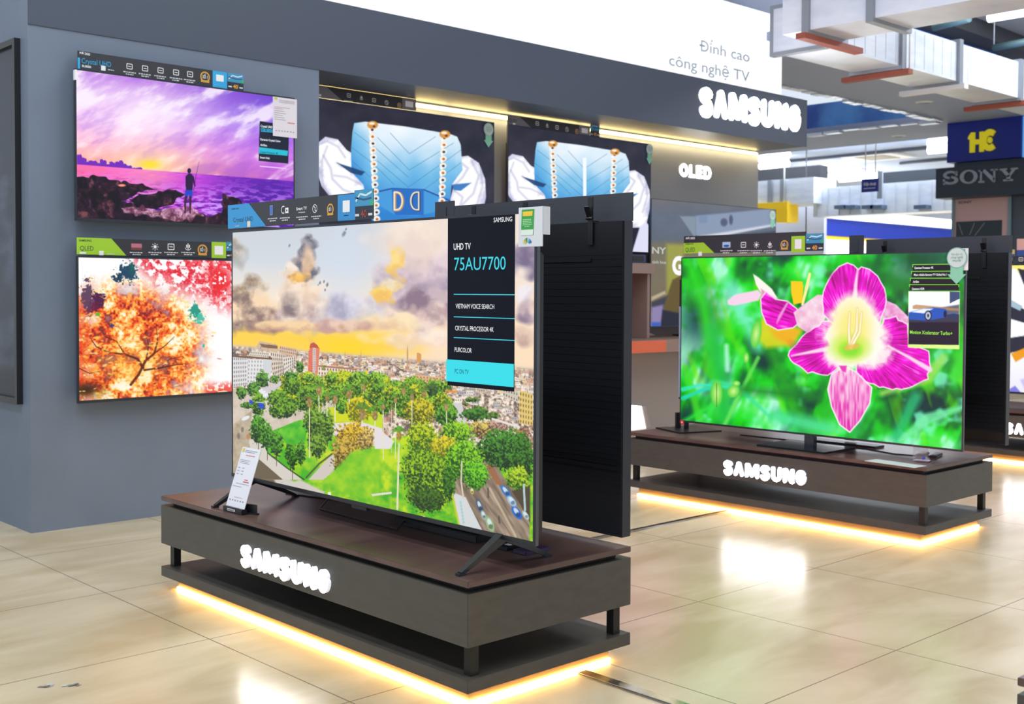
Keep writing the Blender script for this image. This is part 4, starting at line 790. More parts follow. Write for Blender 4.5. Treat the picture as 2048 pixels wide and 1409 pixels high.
b = nb(); tube(b, [(.36, .03, .02), (.37, .03, -.015), (.40, .03, -.022), (.44, .03, -.02), (.46, .03, .02)], .005); obj('cable_loop', b, RUBBER, F4.root)
F5 = tvframe('television', 'wall television with gloved hands and blue handbag showing the double D clasp', 'y', 6.19, 4.825, 1.52)
tv_shell(F5.root, 1.59, 0, .885, .05, .004, .006); add_screen(F5, paint_bag, 1.59, 0, .885, 520, 290, 1.0, .004, .006, k=1.0, ox=0, oy=0); box('wall_bracket', BLACKM, -.2, .2, .05, .0795, .2, .5, F5.root)
F6 = tvframe('television', 'wall television with gloved hands and blue handbag, nearer the OLED letters', 'y', 6.19, 6.55, 1.52)
tv_shell(F6.root, 1.59, 0, .885, .05, .004, .006); add_screen(F6, paint_bag, 1.59, 0, .885, 480, 270, 1.0, .004, .006, k=.86, ox=1054, oy=155, second=True); box('wall_bracket', BLACKM, -.2, .2, .05, .0795, .2, .5, F6.root)
def paint_reflection(p):  # the store's reflection in the glossy screen, painted as a glowing picture
    X, Y = p.X0, p.Y0; n = fbm(X, Y, 40, 601, 3)
    p.rgb[:] = p.ramp((Y-400)/260, [(0, (120, 118, 122)), (.1, (104, 114, 132)), (.3, (96, 108, 124)), (.34, (120, 116, 100)), (.8, (128, 114, 88)), (1, (120, 110, 140))])*(.92+.16*n[..., None])
    p.poly([(1391, 432), (1540, 418), (1551, 424), (1551, 452), (1400, 474), (1391, 470)], (146, 162, 190), 4); p.poly([(1360, 433), (1391, 433), (1391, 478)], (140, 156, 172), 3)
    p.stroke([(1395, 474), (1450, 468), (1551, 450)], [2, 7, 4], (226, 232, 246), 4); p.ell(1448, 445, 7, 8, (86, 96, 124), .5); p.ell(1462, 440, 4, 10, (86, 96, 124), .5); p.poly([(1398, 432), (1415, 430), (1415, 446), (1398, 447)], (130, 152, 186), 3); p.poly([(1430, 477), (1551, 462), (1551, 480), (1400, 490)], (60, 76, 100), 5)
    p.poly([(1333, 488), (1370, 490), (1362, 560), (1345, 600), (1333, 590)], (170, 172, 70), 8, .9); p.poly([(1345, 560), (1375, 545), (1375, 630), (1325, 622), (1338, 580)], (104, 86, 36), 4); p.poly([(1303, 594), (1330, 582), (1332, 588), (1303, 602)], (196, 180, 150), 3)
    p.poly([(1303, 605), (1335, 592), (1325, 622), (1303, 622)], (60, 62, 76), 4); p.poly([(1303, 615), (1326, 610), (1326, 655), (1303, 655)], (150, 136, 186), 5); p.poly([(1325, 620), (1375, 630), (1375, 660), (1320, 660)], (30, 32, 52), 4); p.poly([(1303, 645), (1321, 645), (1321, 656), (1303, 656)], (60, 100, 200), 4)
F7 = tvframe('television', 'dim glossy television right of the handbag pictures, reflected showroom painted on its screen', 'y', 5.95, 7.918, .9255)
tv_shell(F7.root, 1.70, 0, 1.01, .05, .004, .006); add_screen(F7, paint_reflection, 1.70, 0, 1.01, 320, 200, .85, .004, .006)
P = Print(); F7.txt(P, 'NY', 1304, 507, 1332, 13, emi((206, 206, 196), .9), .02, .001); F7.txt(P, 'tinh hoa', 1304, 527, 1332, 6, emi((196, 196, 186), .9), .02, .001); F7.txt(P, 'G', 1344, 548, 1367, 36, emi((252, 252, 255)), .05, .001); P.build('reflected_lettering', SCR[F7])
b = nb(); bx(b, -.03, .03, .051, .075, -.084, .3); bx(b, -.3, .3, .03, .22, -.0845, -.075); obj('stand', b, BLACKM, F7.root)
# --- the bright abstract television at the right edge
def paint_shapes(p):
    X, Y = p.X0, p.Y0; p.rgb[:] = 1.0
    D = (48, 50, 66)
    p.poly([(1990, 530), (2012, 536), (2032, 538), (2060, 580), (2200, 700), (2200, 520), (1990, 500)], (255, 240, 130), 3); p.poly([(2035, 537), (2048, 540), (2200, 500), (2200, 660), (2048, 570)], D, 1.5)
    p.poly([(2000, 596), (2014, 600), (2048, 619), (2200, 700), (2200, 760), (2048, 646), (2014, 636), (2000, 634)], D, 1.5); p.poly([(2012, 600), (2020, 599), (2045, 613), (2040, 622), (2012, 609)], (170, 196, 214), 1.5)
    p.poly([(2000, 678), (2014, 677), (2048, 672), (2200, 650), (2200, 760), (2048, 700), (2014, 708), (2000, 708)], D, 1.5); p.poly([(2022, 708), (2048, 697), (2200, 640), (2200, 720), (2048, 715), (2031, 725)], (244, 160, 30), 1.5)
    p.poly([(2000, 790), (2030, 772), (2060, 806), (2000, 806)], (110, 110, 220), 2); p.poly([(2040, 760), (2100, 740), (2130, 790), (2060, 800)], (206, 206, 246), 4); p.poly([(2100, 600), (2300, 560), (2300, 700)], (90, 120, 220), 3)
    p.all(ss(700, 790, Y)*.25, (200, 190, 250))
F8 = tvframe('television', 'bright television with black, white and orange shapes at the right edge of the photo', 'x', 8.45, 3.02, .376)
tv_shell(F8.root, 1.66, .10, .94, .05); add_screen(F8, paint_shapes, 1.66, .10, .94, 240, 140)
b = nb(); bx(b, -.03, .03, .02, .05, .0005, .12); bx(b, -.2, .2, -.08, .2, .0005, .01); obj('stand', b, BLACKM, F8.root)

# ================================================================== printed cards and banners
GREEN, CYAN, INK, WH = (158, 206, 44), (40, 160, 222), (44, 46, 54), (236, 238, 242)
def banner(name, label, axis, v, tl, tr, br, head=None, headc=None, slant=0, icons=(), medal=None, code=None, codec=None, extra=None, lit=.0, ink=INK, group=None, top_black=0):
    f = Frame(name, label, 'banner', axis, v, tl, br); w = f.x1-f.x0; H = f.l(*tl)[1]
    f.H = H; P = Print()
    b = nb(); bx(b, -w/2, w/2, .0, .003, .0005, H, .0004); f.root0 = f.root; f.board = obj('board', b, flat(ink, .4), f.root)
    return f, P
def icon(P, f, px, py, r, kind, m=None):
    m = m or flat(WH, .5); x, z = f.l(px, py); k = f.hh(px, py, r); d = .0008
    kx = k
    if kind == 'sun':
        P.disc(x, z, k*.42, m, d, 14)
        for q in range(8): a = q*math.pi/4; P.line([(x+k*.6*math.cos(a), z+k*.6*math.sin(a)), (x+k*.95*math.cos(a), z+k*.95*math.sin(a))], k*.16, m, d)
    elif kind == 'box':
        P.line([(x-k*.8, z-k*.7), (x+k*.8, z-k*.7), (x+k*.8, z+k*.7), (x-k*.8, z+k*.7), (x-k*.8, z-k*.7)], k*.2, m, d); P.rect(x-k*.45, x+k*.45, z-k*.1, z+k*.1, m, d)
    elif kind == 'phone':
        P.rect(x-k*.5, x+k*.5, z-k, z+k, flat((50, 110, 220), .4), d); P.line([(x-k*.5, z-k), (x+k*.5, z-k), (x+k*.5, z+k), (x-k*.5, z+k), (x-k*.5, z-k)], k*.12, m, d)
    elif kind == 'face': P.ring(x, z, k*.7, k*.9, m, d, 60, 300); P.line([(x+k*.1, z-k*.5), (x+k*.3, z-k*.9)], k*.2, m, d); P.rect(x+k*.8, x+k*2.1, z-k*.8, z+k*.4, m, d); P.poly([(x+k*1.2, z-k*.5), (x+k*1.8, z-k*.2), (x+k*1.2, z+k*.1)], flat(INK, .4), d*1.5)
    elif kind == 'globe': P.ring(x, z, k*.8, k*.95, m, d); P.line([(x-k*.5, z+k*.5), (x+k*.2, z+k*.2), (x, z-k*.2), (x+k*.5, z-k*.6)], k*.22, m, d)
    elif kind == 'pic': P.rect(x-k*1.4, x+k*1.4, z-k*.8, z+k*.8, flat((190, 110, 130), .4), d); P.rect(x-k*1.4, x+k*1.4, z-k*.8, z-k*.2, flat((110, 60, 60), .4), d*1.4)
    elif kind == 'car': P.rect(x-k*1.4, x+k*1.4, z-k*.8, z+k*.8, flat((170, 200, 226), .4), d); P.disc(x, z-k*.3, k*1.0, flat((30, 80, 180), .4), d*1.4, 14, k*.35)
    elif kind == 'lamp': P.line([(x, z-k*.9), (x, z+k*.9)], k*.2, m, d); P.rect(x-k*.5, x+k*.5, z-k*.2, z+k*.5, m, d); P.ring(x, z, k*.75, k*.9, m, d, 200, 340)
    elif kind == 'medal':
        g = flat((214, 160, 60), .4); P.ring(x, z, k*.72, k*.98, g, d, -60, 240); P.rect(x-k*.85, x+k*.85, z-k*1.0, z-k*.6, g, d*1.3); P.text('SỐ 1', x, z-k*.28, k*.55, m, k*1.0, d*1.5, .02, 'c')
def words(P, f, px, py, n, hp, lines=2, m=None):            # rows of tiny caption print
    m = m or flat((206, 208, 214), .5); rs = random.Random(int(px*7+py)); 
    for i in range(lines):
        x0, z = f.l(px-n/2, py+i*hp*1.7); x1 = f.l(px+n/2, py+i*hp*1.7)[0]; h = f.hh(px, py, hp); c = (x0+x1)/2; w = (x1-x0)*(1 if i < lines-1 else .6); x = c-w/2
        while x < c+w/2-h*.6:
            l = min(h*rs.uniform(1.0, 2.6), c+w/2-x); P.rect(x, x+l, z-h*.9, z, m, .0008); x += l+h*.5
# banner on the city television
f, P = banner('promo_banner', 'blue and black feature banner standing on top of the city-park television', 'x', 2.36, (456, 411), None, (711, 440.5))
a0 = f.l(497, 0)[0]; a1 = f.l(532, 0)[0]; P.poly([(f.x0, .0006), (a1, .0006), (a0, f.H), (f.x0, f.H)], flat((44, 150, 216), .4), .0006)
f.txt(P, 'Crystal UHD', 467, 445, 506, 9, flat((24, 56, 84), .4), 0, .001); f.txt(P, 'SAMSUNG', 463, 420, 478, 3, flat((20, 60, 110), .4), .01, .001)
f.R(P, 495, 443, 501, 454, flat((236, 226, 206), .5), .001); words(P, f, 475, 452, 14, 2, 1)
for px, k in ((543, 'phone'), (567, 'face'), (630, 'globe')): icon(P, f, px, 421-(px-543)*.04, 9, k); words(P, f, px+3, 437-(px-543)*.05, 20, 2.6)
f.txt(P, 'Smart TV', 593, 421, 614, 6, flat(WH, .5), .02, .001); words(P, f, 604, 425, 22, 2, 1); words(P, f, 605, 434, 24, 2.6); icon(P, f, 661, 419, 12, 'medal')
f.R(P, 676, 391, 711, 440, flat((44, 140, 206), .4), .0008); f.R(P, 686, 402, 700, 424, flat(WH, .5), .0012); words(P, f, 693, 431, 16, 2, 1, flat((20, 60, 110), .4))
P.build('print', getattr(f, 'board', None) or f.root)
def card40(label, axis, v, tl, br, warm=True):
    f = Frame('promo_card', label, 'card', axis, v, tl, br); w = f.x1-f.x0; H = f.z1
    b = nb(); bx(b, -w/2, w/2, 0, .002, .0005, H); f.board = obj('board', b, flat((30, 44, 60), .4), f.root)
    P = Print(); P.rect(-w/2, w/2, H*.45, H, flat((60, 146, 190), .4), .0006)
    P.line([(-w*.42, H*.62), (-w*.2, H*.86), (w*.12, H*.8), (w*.42, H*.9)], H*.07, flat((200, 230, 244), .4), .001); P.line([(-w*.45, H*.75), (0, H*.66), (w*.4, H*.7)], H*.06, flat((28, 84, 130), .4), .001)
    P.disc(w*.42, H*.55, w*.1, flat((50, 170, 120), .4), .001); P.text('40', 0, H*.08, H*.24, flat((226, 160, 60) if warm else (150, 60, 50), .4), None, .001, .03, 'c')
    P.rect(-w*.45, -w*.24, H*.12, H*.2, flat((214, 214, 214), .5), .001); P.rect(w*.24, w*.45, H*.12, H*.2, flat((214, 214, 214), .5), .001); P.build('print', getattr(f, 'board', None) or f.root)
card40('small dark blue card marked 40 at the end of the banner on the city-park television', 'x', 2.36, (709, 381), (747, 438), False)
# banner on the upper wall television
f, P = banner('promo_banner', 'black banner with blue lettering on top of the purple sunset television', 'y', 5.70, (155, 101), None, (455, 181))
WT = flat(WH, .5); BL = flat((44, 168, 226), .4)
f.H = f.l(155, 101)[1]; f.txt(P, 'MỚI 2022', 159, 108, 180, 4.5, WT, .02, .001); f.R(P, 155.2, 115, 160, 138, BL, .001); f.txt(P, 'Crystal UHD', 163, 126, 222, 10, BL, .0, .001, None); f.txt(P, 'BU8000', 164, 134, 182, 4.5, WT, .02, .001)
f.R(P, 202, 131, 211, 142, WT, .001); words(P, f, 222, 138, 20, 2, 1)
for px, k in ((259, 'box'), (290, 'box'), (321, 'box'), (352, 'box'), (380, 'box')): icon(P, f, px, 133+(px-259)*.13, 7, k); words(P, f, px, 142+(px-259)*.13, 25, 2.4)
icon(P, f, 410, 154, 11, 'medal'); f.R(P, 425, 141, 454, 178, BL, .001); f.R(P, 432, 149, 447, 164, WT, .0014); P.build('print', getattr(f, 'board', None) or f.root)
card40('small blue card marked 40 at the end of the banner on the sunset television', 'y', 5.70, (455, 145), (487, 182))
# banner on the lower wall television
f, P = banner('promo_banner', 'green and black banner on top of the autumn tree television', 'y', 5.70, (153, 475), None, (452, 517))
GR = flat(GREEN, .4); DK = flat(INK, .4)
a0, a1 = f.l(220, 0)[0], f.l(250, 0)[0]; H = f.H; P.poly([(f.x0, .001), (a1, .001), (a0, H), (f.x0, H)], GR, .0006)
f.txt(P, 'SAMSUNG', 158, 483, 183, 4, DK, .02, .001); f.txt(P, 'QLED', 160, 501, 187, 9, DK, .0, .001); f.R(P, 159, 504, 172, 508, WT, .001); f.R(P, 198, 502, 207, 511, WT, .001); words(P, f, 222, 507, 26, 2, 1)
for px, k in ((273, 'pic'), (310, 'sun'), (342, 'box'), (376, 'lamp')): icon(P, f, px, 494, 8, k); words(P, f, px, 504, 27, 2.4)
icon(P, f, 405, 500, 11, 'medal'); f.R(P, 423, 484, 452, 517, GR, .001); f.R(P, 429, 492, 446, 510, WT, .0014); P.build('print', getattr(f, 'board', None) or f.root)
card40('small blue card at the end of the banner on the autumn tree television', 'y', 5.70, (452.5, 484), (478, 517))
# banner on the flower television
f, P = banner('promo_banner', 'green and black banner standing on top of the pink flower television', 'x', 5.345, (1368, 473), None, (1612, 502))
H = f.l(1480, 478)[1]; a0, a1 = f.l(1412, 0)[0], f.l(1434, 0)[0]
P.poly([(f.x0, .001), (a1, .001), (a0, H*.82), (f.x0, H*.82)], GR, .0008)
f.txt(P, 'MỚI 2022', 1372, 479, 1390, 4, WT, .02, .001); f.txt(P, 'SAMSUNG', 1371, 490, 1387, 3, flat((60, 90, 30), .4), .02, .0012); f.txt(P, 'QLED', 1371, 504, 1390, 8, DK, 0, .0012); f.R(P, 1397, 504, 1404, 512, WT, .0012)
for px, k in ((1453, 'car'), (1487, 'box'), (1513, 'sun'), (1540, 'lamp')): icon(P, f, px, 490, 7, k); words(P, f, px, 501, 24, 2.4)
icon(P, f, 1569, 490, 9.5, 'medal'); f.R(P, 1583, 473, 1610, 505, GR, .001); f.R(P, 1590, 479, 1603, 498, WT, .0014); P.build('print', getattr(f, 'board', None) or f.root)
card40('small blue card marked 40 at the end of the banner on the flower television', 'x', 5.345, (1612, 468), (1647, 502))
# banners on the two bag televisions
for v, tl, br, lb, bx0 in ((6.2, (622, 168), (832, 222), 'grey and black banner on top of the left handbag television', 0), (6.2, (1015, 229), (1180, 273), 'grey and black banner on top of the right handbag television', 1)):
    f, P = banner('promo_banner', lb, 'y', v, tl, None, br); GY = flat((120, 122, 130), .4); H = f.H
    w = f.x1-f.x0; P.poly([(f.x0, .001), (f.x0+w*.28, .001), (f.x0+w*.13, H), (f.x0, H)], GY, .0006)
    if bx0: f.txt(P, 'QLED', 1017, 243, 1033, 6, DK, .01, .001)
    for i, k in enumerate(('car', 'lamp', 'box', 'globe', 'medal')):
        x = f.x0+w*(.36+.12*i); z = H*.58; px = tl[0]+(br[0]-tl[0])*(.36+.12*i); py = tl[1]+(br[1]-tl[1])*(.48+.09*i); icon(P, f, px, py-3, 5, k if k != 'car' else 'box'); 
        if k != 'medal': words(P, f, px, py+6, 18, 1.8)
    P.rect(f.x1-w*.14, f.x1, .001, H, GY, .0008); P.rect(f.x1-w*.11, f.x1-w*.03, H*.25, H*.75, WT, .0014); P.rect(f.x0+w*.06, f.x0+w*.09, H*.1, H*.28, WT, .0014); P.build('print', getattr(f, 'board', None) or f.root)
card40('tiny blue card at the end of the banner on the right handbag television', 'y', 6.2, (1181, 246), (1199, 275))
# banner on the television at the right edge
f, P = banner('promo_banner', 'dark banner cut off by the right edge, on top of the abstract shapes television', 'x', 8.47, (1995, 514), None, (2150, 514))
for px in (2020, 2042, 2064): icon(P, f, px, 519, 5, 'box'); words(P, f, px, 529, 16, 1.8)
P.build('print', getattr(f, 'board', None) or f.root)
for (tl, br, c, lb) in (((2012, 500), (2029, 513), (206, 186, 120), 'small gold topped card behind the banner at the right edge'), ((2034, 478), (2060, 512), (214, 170, 160), 'small pink and blue card above the banner at the right edge')):
    f = Frame('promo_card', lb, 'card', 'x', 8.6, tl, br); b = nb(); bx(b, f.x0, f.x1, 0, .003, 0, f.z1, 0, 0); bx(b, f.x0, f.x1, -.001, 0, 0, f.z1*.35, 0, 1); o_ = obj('board', b, [flat(c, .5), flat((50, 80, 150), .5)], f.root)
    o_ = box('backing', DARK, f.x0+.01, f.x1-.01, .003, .02, -.05, f.z1*.8, f.root)

# price and energy tags hanging on televisions
f = Frame('price_tag', 'clear sleeve with green energy label on the upper right corner of the city-park television', 'tag', 'x', 2.335, (1037, 416), (1085, 493))
b = nb(); w = f.x1-f.x0; h = f.z1; bx(b, -w/2, w/2, 0, .003, 0, h, .001); bx(b, w/2-.003, w/2, .003, .03, h*.3, h, 0); obj('sleeve', b, mat('clear_white_plastic', S(214, 218, 226), .2), f.root)
P = Print(); f.pl(P, [(1044, 420), (1069, 418), (1067, 470), (1042, 471)], flat((50, 160, 70), .4), .0006); f.pl(P, [(1046, 424), (1066, 422), (1065, 432), (1046, 433)], flat((236, 200, 60), .4), .001); f.pl(P, [(1043, 460), (1067, 459), (1066, 470), (1042, 471)], flat((220, 236, 224), .4), .001)
words(P, f, 1055, 439, 18, 2, 5, flat((170, 220, 170), .5))
x, z = f.l(1055, 489); r = f.hh(1055, 489, 13)
for k, c in enumerate(((40, 110, 170), (80, 160, 206), (170, 206, 226), (60, 140, 90), (160, 180, 60), (226, 190, 60))): P.ring(x, z, r*.35, r, flat(c, .4), .001, 15+k*25, 38+k*25)
P.build('print', getattr(f, 'board', None) or f.root)
def paper(label, axis, v, tl, br, group=None):
    f = Frame('price_tag', label, 'tag', axis, v, tl, br); w = f.x1-f.x0; h = f.z1
    b = nb(); bx(b, -w/2, w/2, 0, .002, 0, h); f.board = obj('sheet', b, flat((226, 222, 230), .5), f.root); P = Print(); g = flat((160, 156, 170), .5)
    P.rect(-w*.45, -w*.32, h*.93, h*.985, flat((200, 200, 90), .5), .0006)
    for i in range(3): P.rect(-w*.25, w*.4, h*(.93-.03*i), h*(.94-.03*i), g, .0006)
    P.rect(-w*.45, w*.2, h*.74, h*.752, flat((214, 150, 160), .5), .0006)
    for i in range(6): P.rect(-w*.45, -w*.1+(i % 3)*.01, h*(.7-.055*i), h*(.712-.055*i), g, .0006)
    P.rect(w*.1, w*.4, h*.36, h*.385, flat((220, 110, 110), .5), .0006)
    for i in range(7): P.rect(-w*.4+w*.12*i, -w*.34+w*.12*i, h*(.13), h*(.16), g, .0006)
    P.build('print', getattr(f, 'board', None) or f.root); return f
paper('white price sheet on the upper right corner of the purple sunset television', 'y', 5.67, (546, 193), (594, 277))
f = Frame('corner_clip', 'thin white plastic clip at the upper left corner of the sunset television', 'clip', 'y', 5.68, (150, 139), (154, 160)); box('clip', WHITEP, f.x0, f.x1, 0, .02, 0, f.z1, f.root)
def round_tag(label, axis, v, px, py, r, tail, txt=False):
    f = Frame('round_tag', label, 'tag', axis, v, (px-r, py-r), (px+r, py+tail)); x, z = f.l(px, py); k = f.hh(px, py, r)
    t = f.hh(px, py, tail); b = nb(); MINT = flat((136, 214, 180), .35)
    prism(b, [(x+k*math.cos(q*math.pi/14), z+k*math.sin(q*math.pi/14)) for q in range(28)], -.002, 0, Matrix(((1, 0, 0, 0), (0, 0, 1, 0), (0, 1, 0, 0), (0, 0, 0, 1)))); f.board = obj('disc', b, flat((206, 226, 224), .3), f.root)
    b = nb(); prism(b, [(x-k*.62, z-k*.7), (x+k*.62, z-k*.7), (x+k*.62, z-t*.62), (x+k*.95, z-t*.62), (x, z-t), (x-k*.95, z-t*.62), (x-k*.62, z-t*.62)], -.0015, -.0005, Matrix(((1, 0, 0, 0), (0, 0, 1, 0), (0, 1, 0, 0), (0, 0, 0, 1)))); obj('arrow', b, MINT, f.root)
    P = Print(); P.ring(x, z, k*.92, k, flat((110, 190, 170), .4), .0026)
    g = flat((110, 180, 160), .5); P.text('Gói dịch vụ', x, z+k*.25, k*.2, g, k*1.1, .003, .01, 'c'); P.text('công nghệ', x, z-k*.05, k*.2, g, k*1.2, .003, .01, 'c'); P.text('riêng biệt', x, z-k*.35, k*.2, g, k*.9, .003, .01, 'c'); P.build('print', getattr(f, 'board', None) or f.root)
round_tag('round mint tag with an arrow on the upper right corner of the flower television', 'x', 5.315, 1914, 516, 21, 53)
round_tag('round mint tag on the upper right corner of the left handbag television', 'y', 6.18, 977, 259, 13, 36)
round_tag('round mint tag on the upper right corner of the right handbag television', 'y', 6.18, 1299, 299, 10, 30)
round_tag('round mint tag on the upper right corner of the dim glossy television', 'y', 5.94, 1545, 431, 10, 26)
f = Frame('energy_label', 'small white and green card behind the round tag on the flower television', 'label', 'x', 5.322, (1922, 497), (1936, 541)); box('card', WHITEP, f.x0, f.x1, 0, .003, 0, f.z1, f.root, .001); box('corner', flat((60, 160, 120), .4), f.x0+.002, f.x0+.02, -.001, 0, f.z1-.03, f.z1-.004, f.root)
f = Frame('sticker', 'small red round sticker on the lower left corner of the flower television', 'sticker', 'x', 5.326, (1358, 838), (1370, 852)); P = Print(); P.disc(0, f.z1/2, f.z1*.4, flat((206, 50, 60), .4), .0, 16); P.disc(0, f.z1/2, f.z1*.14, WT, .0008, 12); o = P.build('disc', f.root)
# leaning price card on the front podium
tx = at(470, 1026, z=.376)
t = thing('price_stand', 'leaning white price card in a black holder on the left end of the front podium', 'price stand', (float(tx[0]), float(tx[1]), .376), -math.pi/2+R(2))
lean = .075; cw, chh = .062, .232
b = nb(); vs = [Vector(q) for q in ((-cw, 0, .012), (cw, 0, .012), (cw, lean, chh), (-cw, lean, chh))]
n_ = Vector((0, -chh, lean)).normalized()*.0025
a_ = [b.verts.new(q+n_) for q in vs]; c_ = [b.verts.new(q) for q in vs]; b.faces.new(a_); b.faces.new(c_[::-1])
for i in range(4): b.faces.new((a_[i], c_[i], c_[(i+1) % 4], a_[(i+1) % 4]))
obj('card', b, mat('white_card', S(226, 228, 238), .3), t)
P = Print(); L_ = math.hypot(chh-.012, lean); g = flat((150, 150, 166), .5)
P.rect(-cw*.9, -cw*.7, L_*.92, L_*.98, flat((226, 206, 60), .5)); P.rect(-cw*.6, cw*.7, L_*.95, L_*.957, g); P.rect(-cw*.6, cw*.5, L_*.925, L_*.932, g); P.rect(-cw*.4, cw*.6, L_*.87, L_*.88, flat((226, 120, 130), .5))
for i in range(3): P.rect(-cw*.85, cw*.25-(i % 2)*.01, L_*(.79-.025*i), L_*(.796-.025*i), g)
for i in range(3): P.rect(-cw*.85, -cw*.6, L_*(.66-.05*i), L_*(.668-.05*i), g); P.rect(-cw*.4, -cw*.15, L_*(.66-.05*i), L_*(.668-.05*i), g)
P.rect(cw*.15, cw*.55, L_*.48, L_*.49, flat((220, 90, 90), .5)); P.rect(cw*.1, cw*.7, L_*.445, L_*.46, flat((220, 90, 90), .5)); P.rect(-cw*.6, cw*.8, L_*.41, L_*.416, g); P.rect(-cw*.85, cw*.1, L_*.36, L_*.366, g)
P.rect(-cw*.4, cw*.5, L_*.19, L_*.196, flat((220, 150, 150), .5))
for i in range(6): P.rect(-cw*.8+i*cw*.28, -cw*.68+i*cw*.28, L_*.13, L_*.15, g)
o = P.build('print', t); o.rotation_euler = (-math.atan2(lean, chh-.012), 0, 0); o.location = (0, -.0034, .013)
b = nb(); bx(b, -cw-.003, cw+.003, -.012, .012, .0005, .02, .002); obj('holder', b, BLACKM, t)
P = Print(); P.rect(-cw*.55, cw*.3, .006, .015, flat((220, 224, 230), .4)); P.text('SAMSUNG', -cw*.5, .0078, .005, DK, cw*.7, .0006, .02); P.build('name_label', t, -.0125)
for sx in (-1, 1):
    b = nb(); prism(b, [(sx*cw*.2, -.01), (sx*(cw+.035), .03), (sx*(cw+.03), .045), (sx*cw*.2, .03)], .0005, .005); prism(b, [(sx*cw*.3, .012), (sx*(cw+.025), .04), (sx*cw*.3, .03)], .005, .035); obj('foot', b, BLACKM, t)

# ================================================================== small things on the podiums
ZT = .376
def ptk(px, py, z=ZT): return at(px, py, z=z)
b = nb(); pts = [ptk(664, 1003)+np.array([0, 0, .03]), ptk(640, 1020)+np.array([0, 0, .003]), ptk(795, 1062)+np.array([0, 0, .003]), ptk(822, 1042)+np.array([0, 0, .03])]
tube(b, [tuple(q) for q in pts], .0028, 6); tag(obj('wire_bracket', b, RUBBER), 'thin black wire bracket lying below the middle of the city-park television', 'bracket')
a, c = at(746, 1022, x=2.42), at(915, 1064, x=2.42)
b = nb(); bx(b, 2.51, 2.63, float(c[1])+.01, float(a[1])-.0, ZT+.0005, ZT+.024, .003); tag(obj('media_box', b, BLACKM), 'flat black media box under the middle of the city-park television', 'box')
for i, (px, py, lb) in enumerate(((1008, 1103, 'small black box with a white mark beside the right leg of the city-park television'), (1045, 1112, 'small dark purple box right of the marked one, behind the right television leg'))):
    q = ptk(px, py); t = thing('small_box', lb, 'box', (float(q[0])+.06, float(q[1])+.02, ZT)); box('case', BLACKM if i == 0 else flat((62, 50, 84), .3), -.055, .055, -.03, .03, .0005, .012, t, .002)
    if i == 0: box('mark', WT, -.03, .0, -.012, .012, .0121, .0127, t)
def cable(name, lb, pts, r=.003, cat='cable'):
    b = nb(); tube(b, pts, r, 6); return tag(obj(name, b, RUBBER), lb, cat)
cable('power_cable', 'black power cable lying on the back left of the front podium', [(2.80, 4.28, ZT+.003), (2.62, 4.18, ZT+.003), (2.55, 4.05, ZT+.003), (2.60, 3.85, ZT+.003), (2.66, 3.7, ZT+.003)])
cable('power_cable', 'thin cable looping behind the stand of the flower television', [(5.56, 4.0, ZT+.003), (5.575, 3.6, ZT+.003), (5.565, 3.2, ZT+.003), (5.5, 3.0, ZT+.003), (5.55, 2.8, ZT+.003)])
q = ptk(1790, 928); t = thing('leaflet', 'white leaflet lying flat at the right end of the flower podium', 'leaflet', (float(q[0]), float(q[1]), ZT), -math.pi/2-.1); box('sheet', flat((206, 216, 220), .3), -.14, .14, -.05, .05, .0005, .002, t)
q = ptk(1841, 924); t = thing('acrylic_stand', 'small clear acrylic card stand on the leaflet at the right end of the flower podium', 'card stand', (float(q[0]), float(q[1]), ZT+.0022), -math.pi/2+.2)
box('foot', mat('clear_acrylic', (.9, .93, .96, 1), .08, trans=.9), -.035, .035, -.002, .05, 0, .003, t); box('panel', mat('clear_acrylic', (.9, .93, .96, 1), .08, trans=.9), -.035, .035, -.005, -.002, 0.0, .075, t); box('blue_mark', flat((60, 90, 200), .4), .01, .024, -.0058, -.0052, .01, .022, t)
for px, py, lb in ((1845, 912, 'black remote control left of its twin at the right end of the flower podium'), (1872, 914, 'black remote control at the far right end of the flower podium')):
    q = ptk(px, py); t = thing('remote_control', lb, 'remote control', (float(q[0]), float(q[1]), ZT), .25); box('body', BLACKM, -.07, .07, -.02, .02, .0005, .014, t, .004); box('button_pad', BEZ, -.045, .0, -.01, .01, .0141, .0155, t)
t = thing('edge_panel', 'slim upright dark panel seen edge-on at the left end of the flower podium', 'panel', (5.52, 4.36, ZT), -.35)
box('base_plate', BLACKM, -.13, .16, -.14, .14, .0005, .008, t, .002); box('post', mat('dark_chrome', S(70, 74, 82), .2, .9), -.012, .012, -.008, .008, .008, .19, t); box('panel', BLACKM, -.05, .012, -.006, .009, .19, .90, t, .001); box('light_edge', flat((150, 176, 200), .3), -.052, -.05, -.010, .009, .2, .74, t)
box('left_cover', BLACKM, -.03, .0, .06, .08, .008, .1, t)

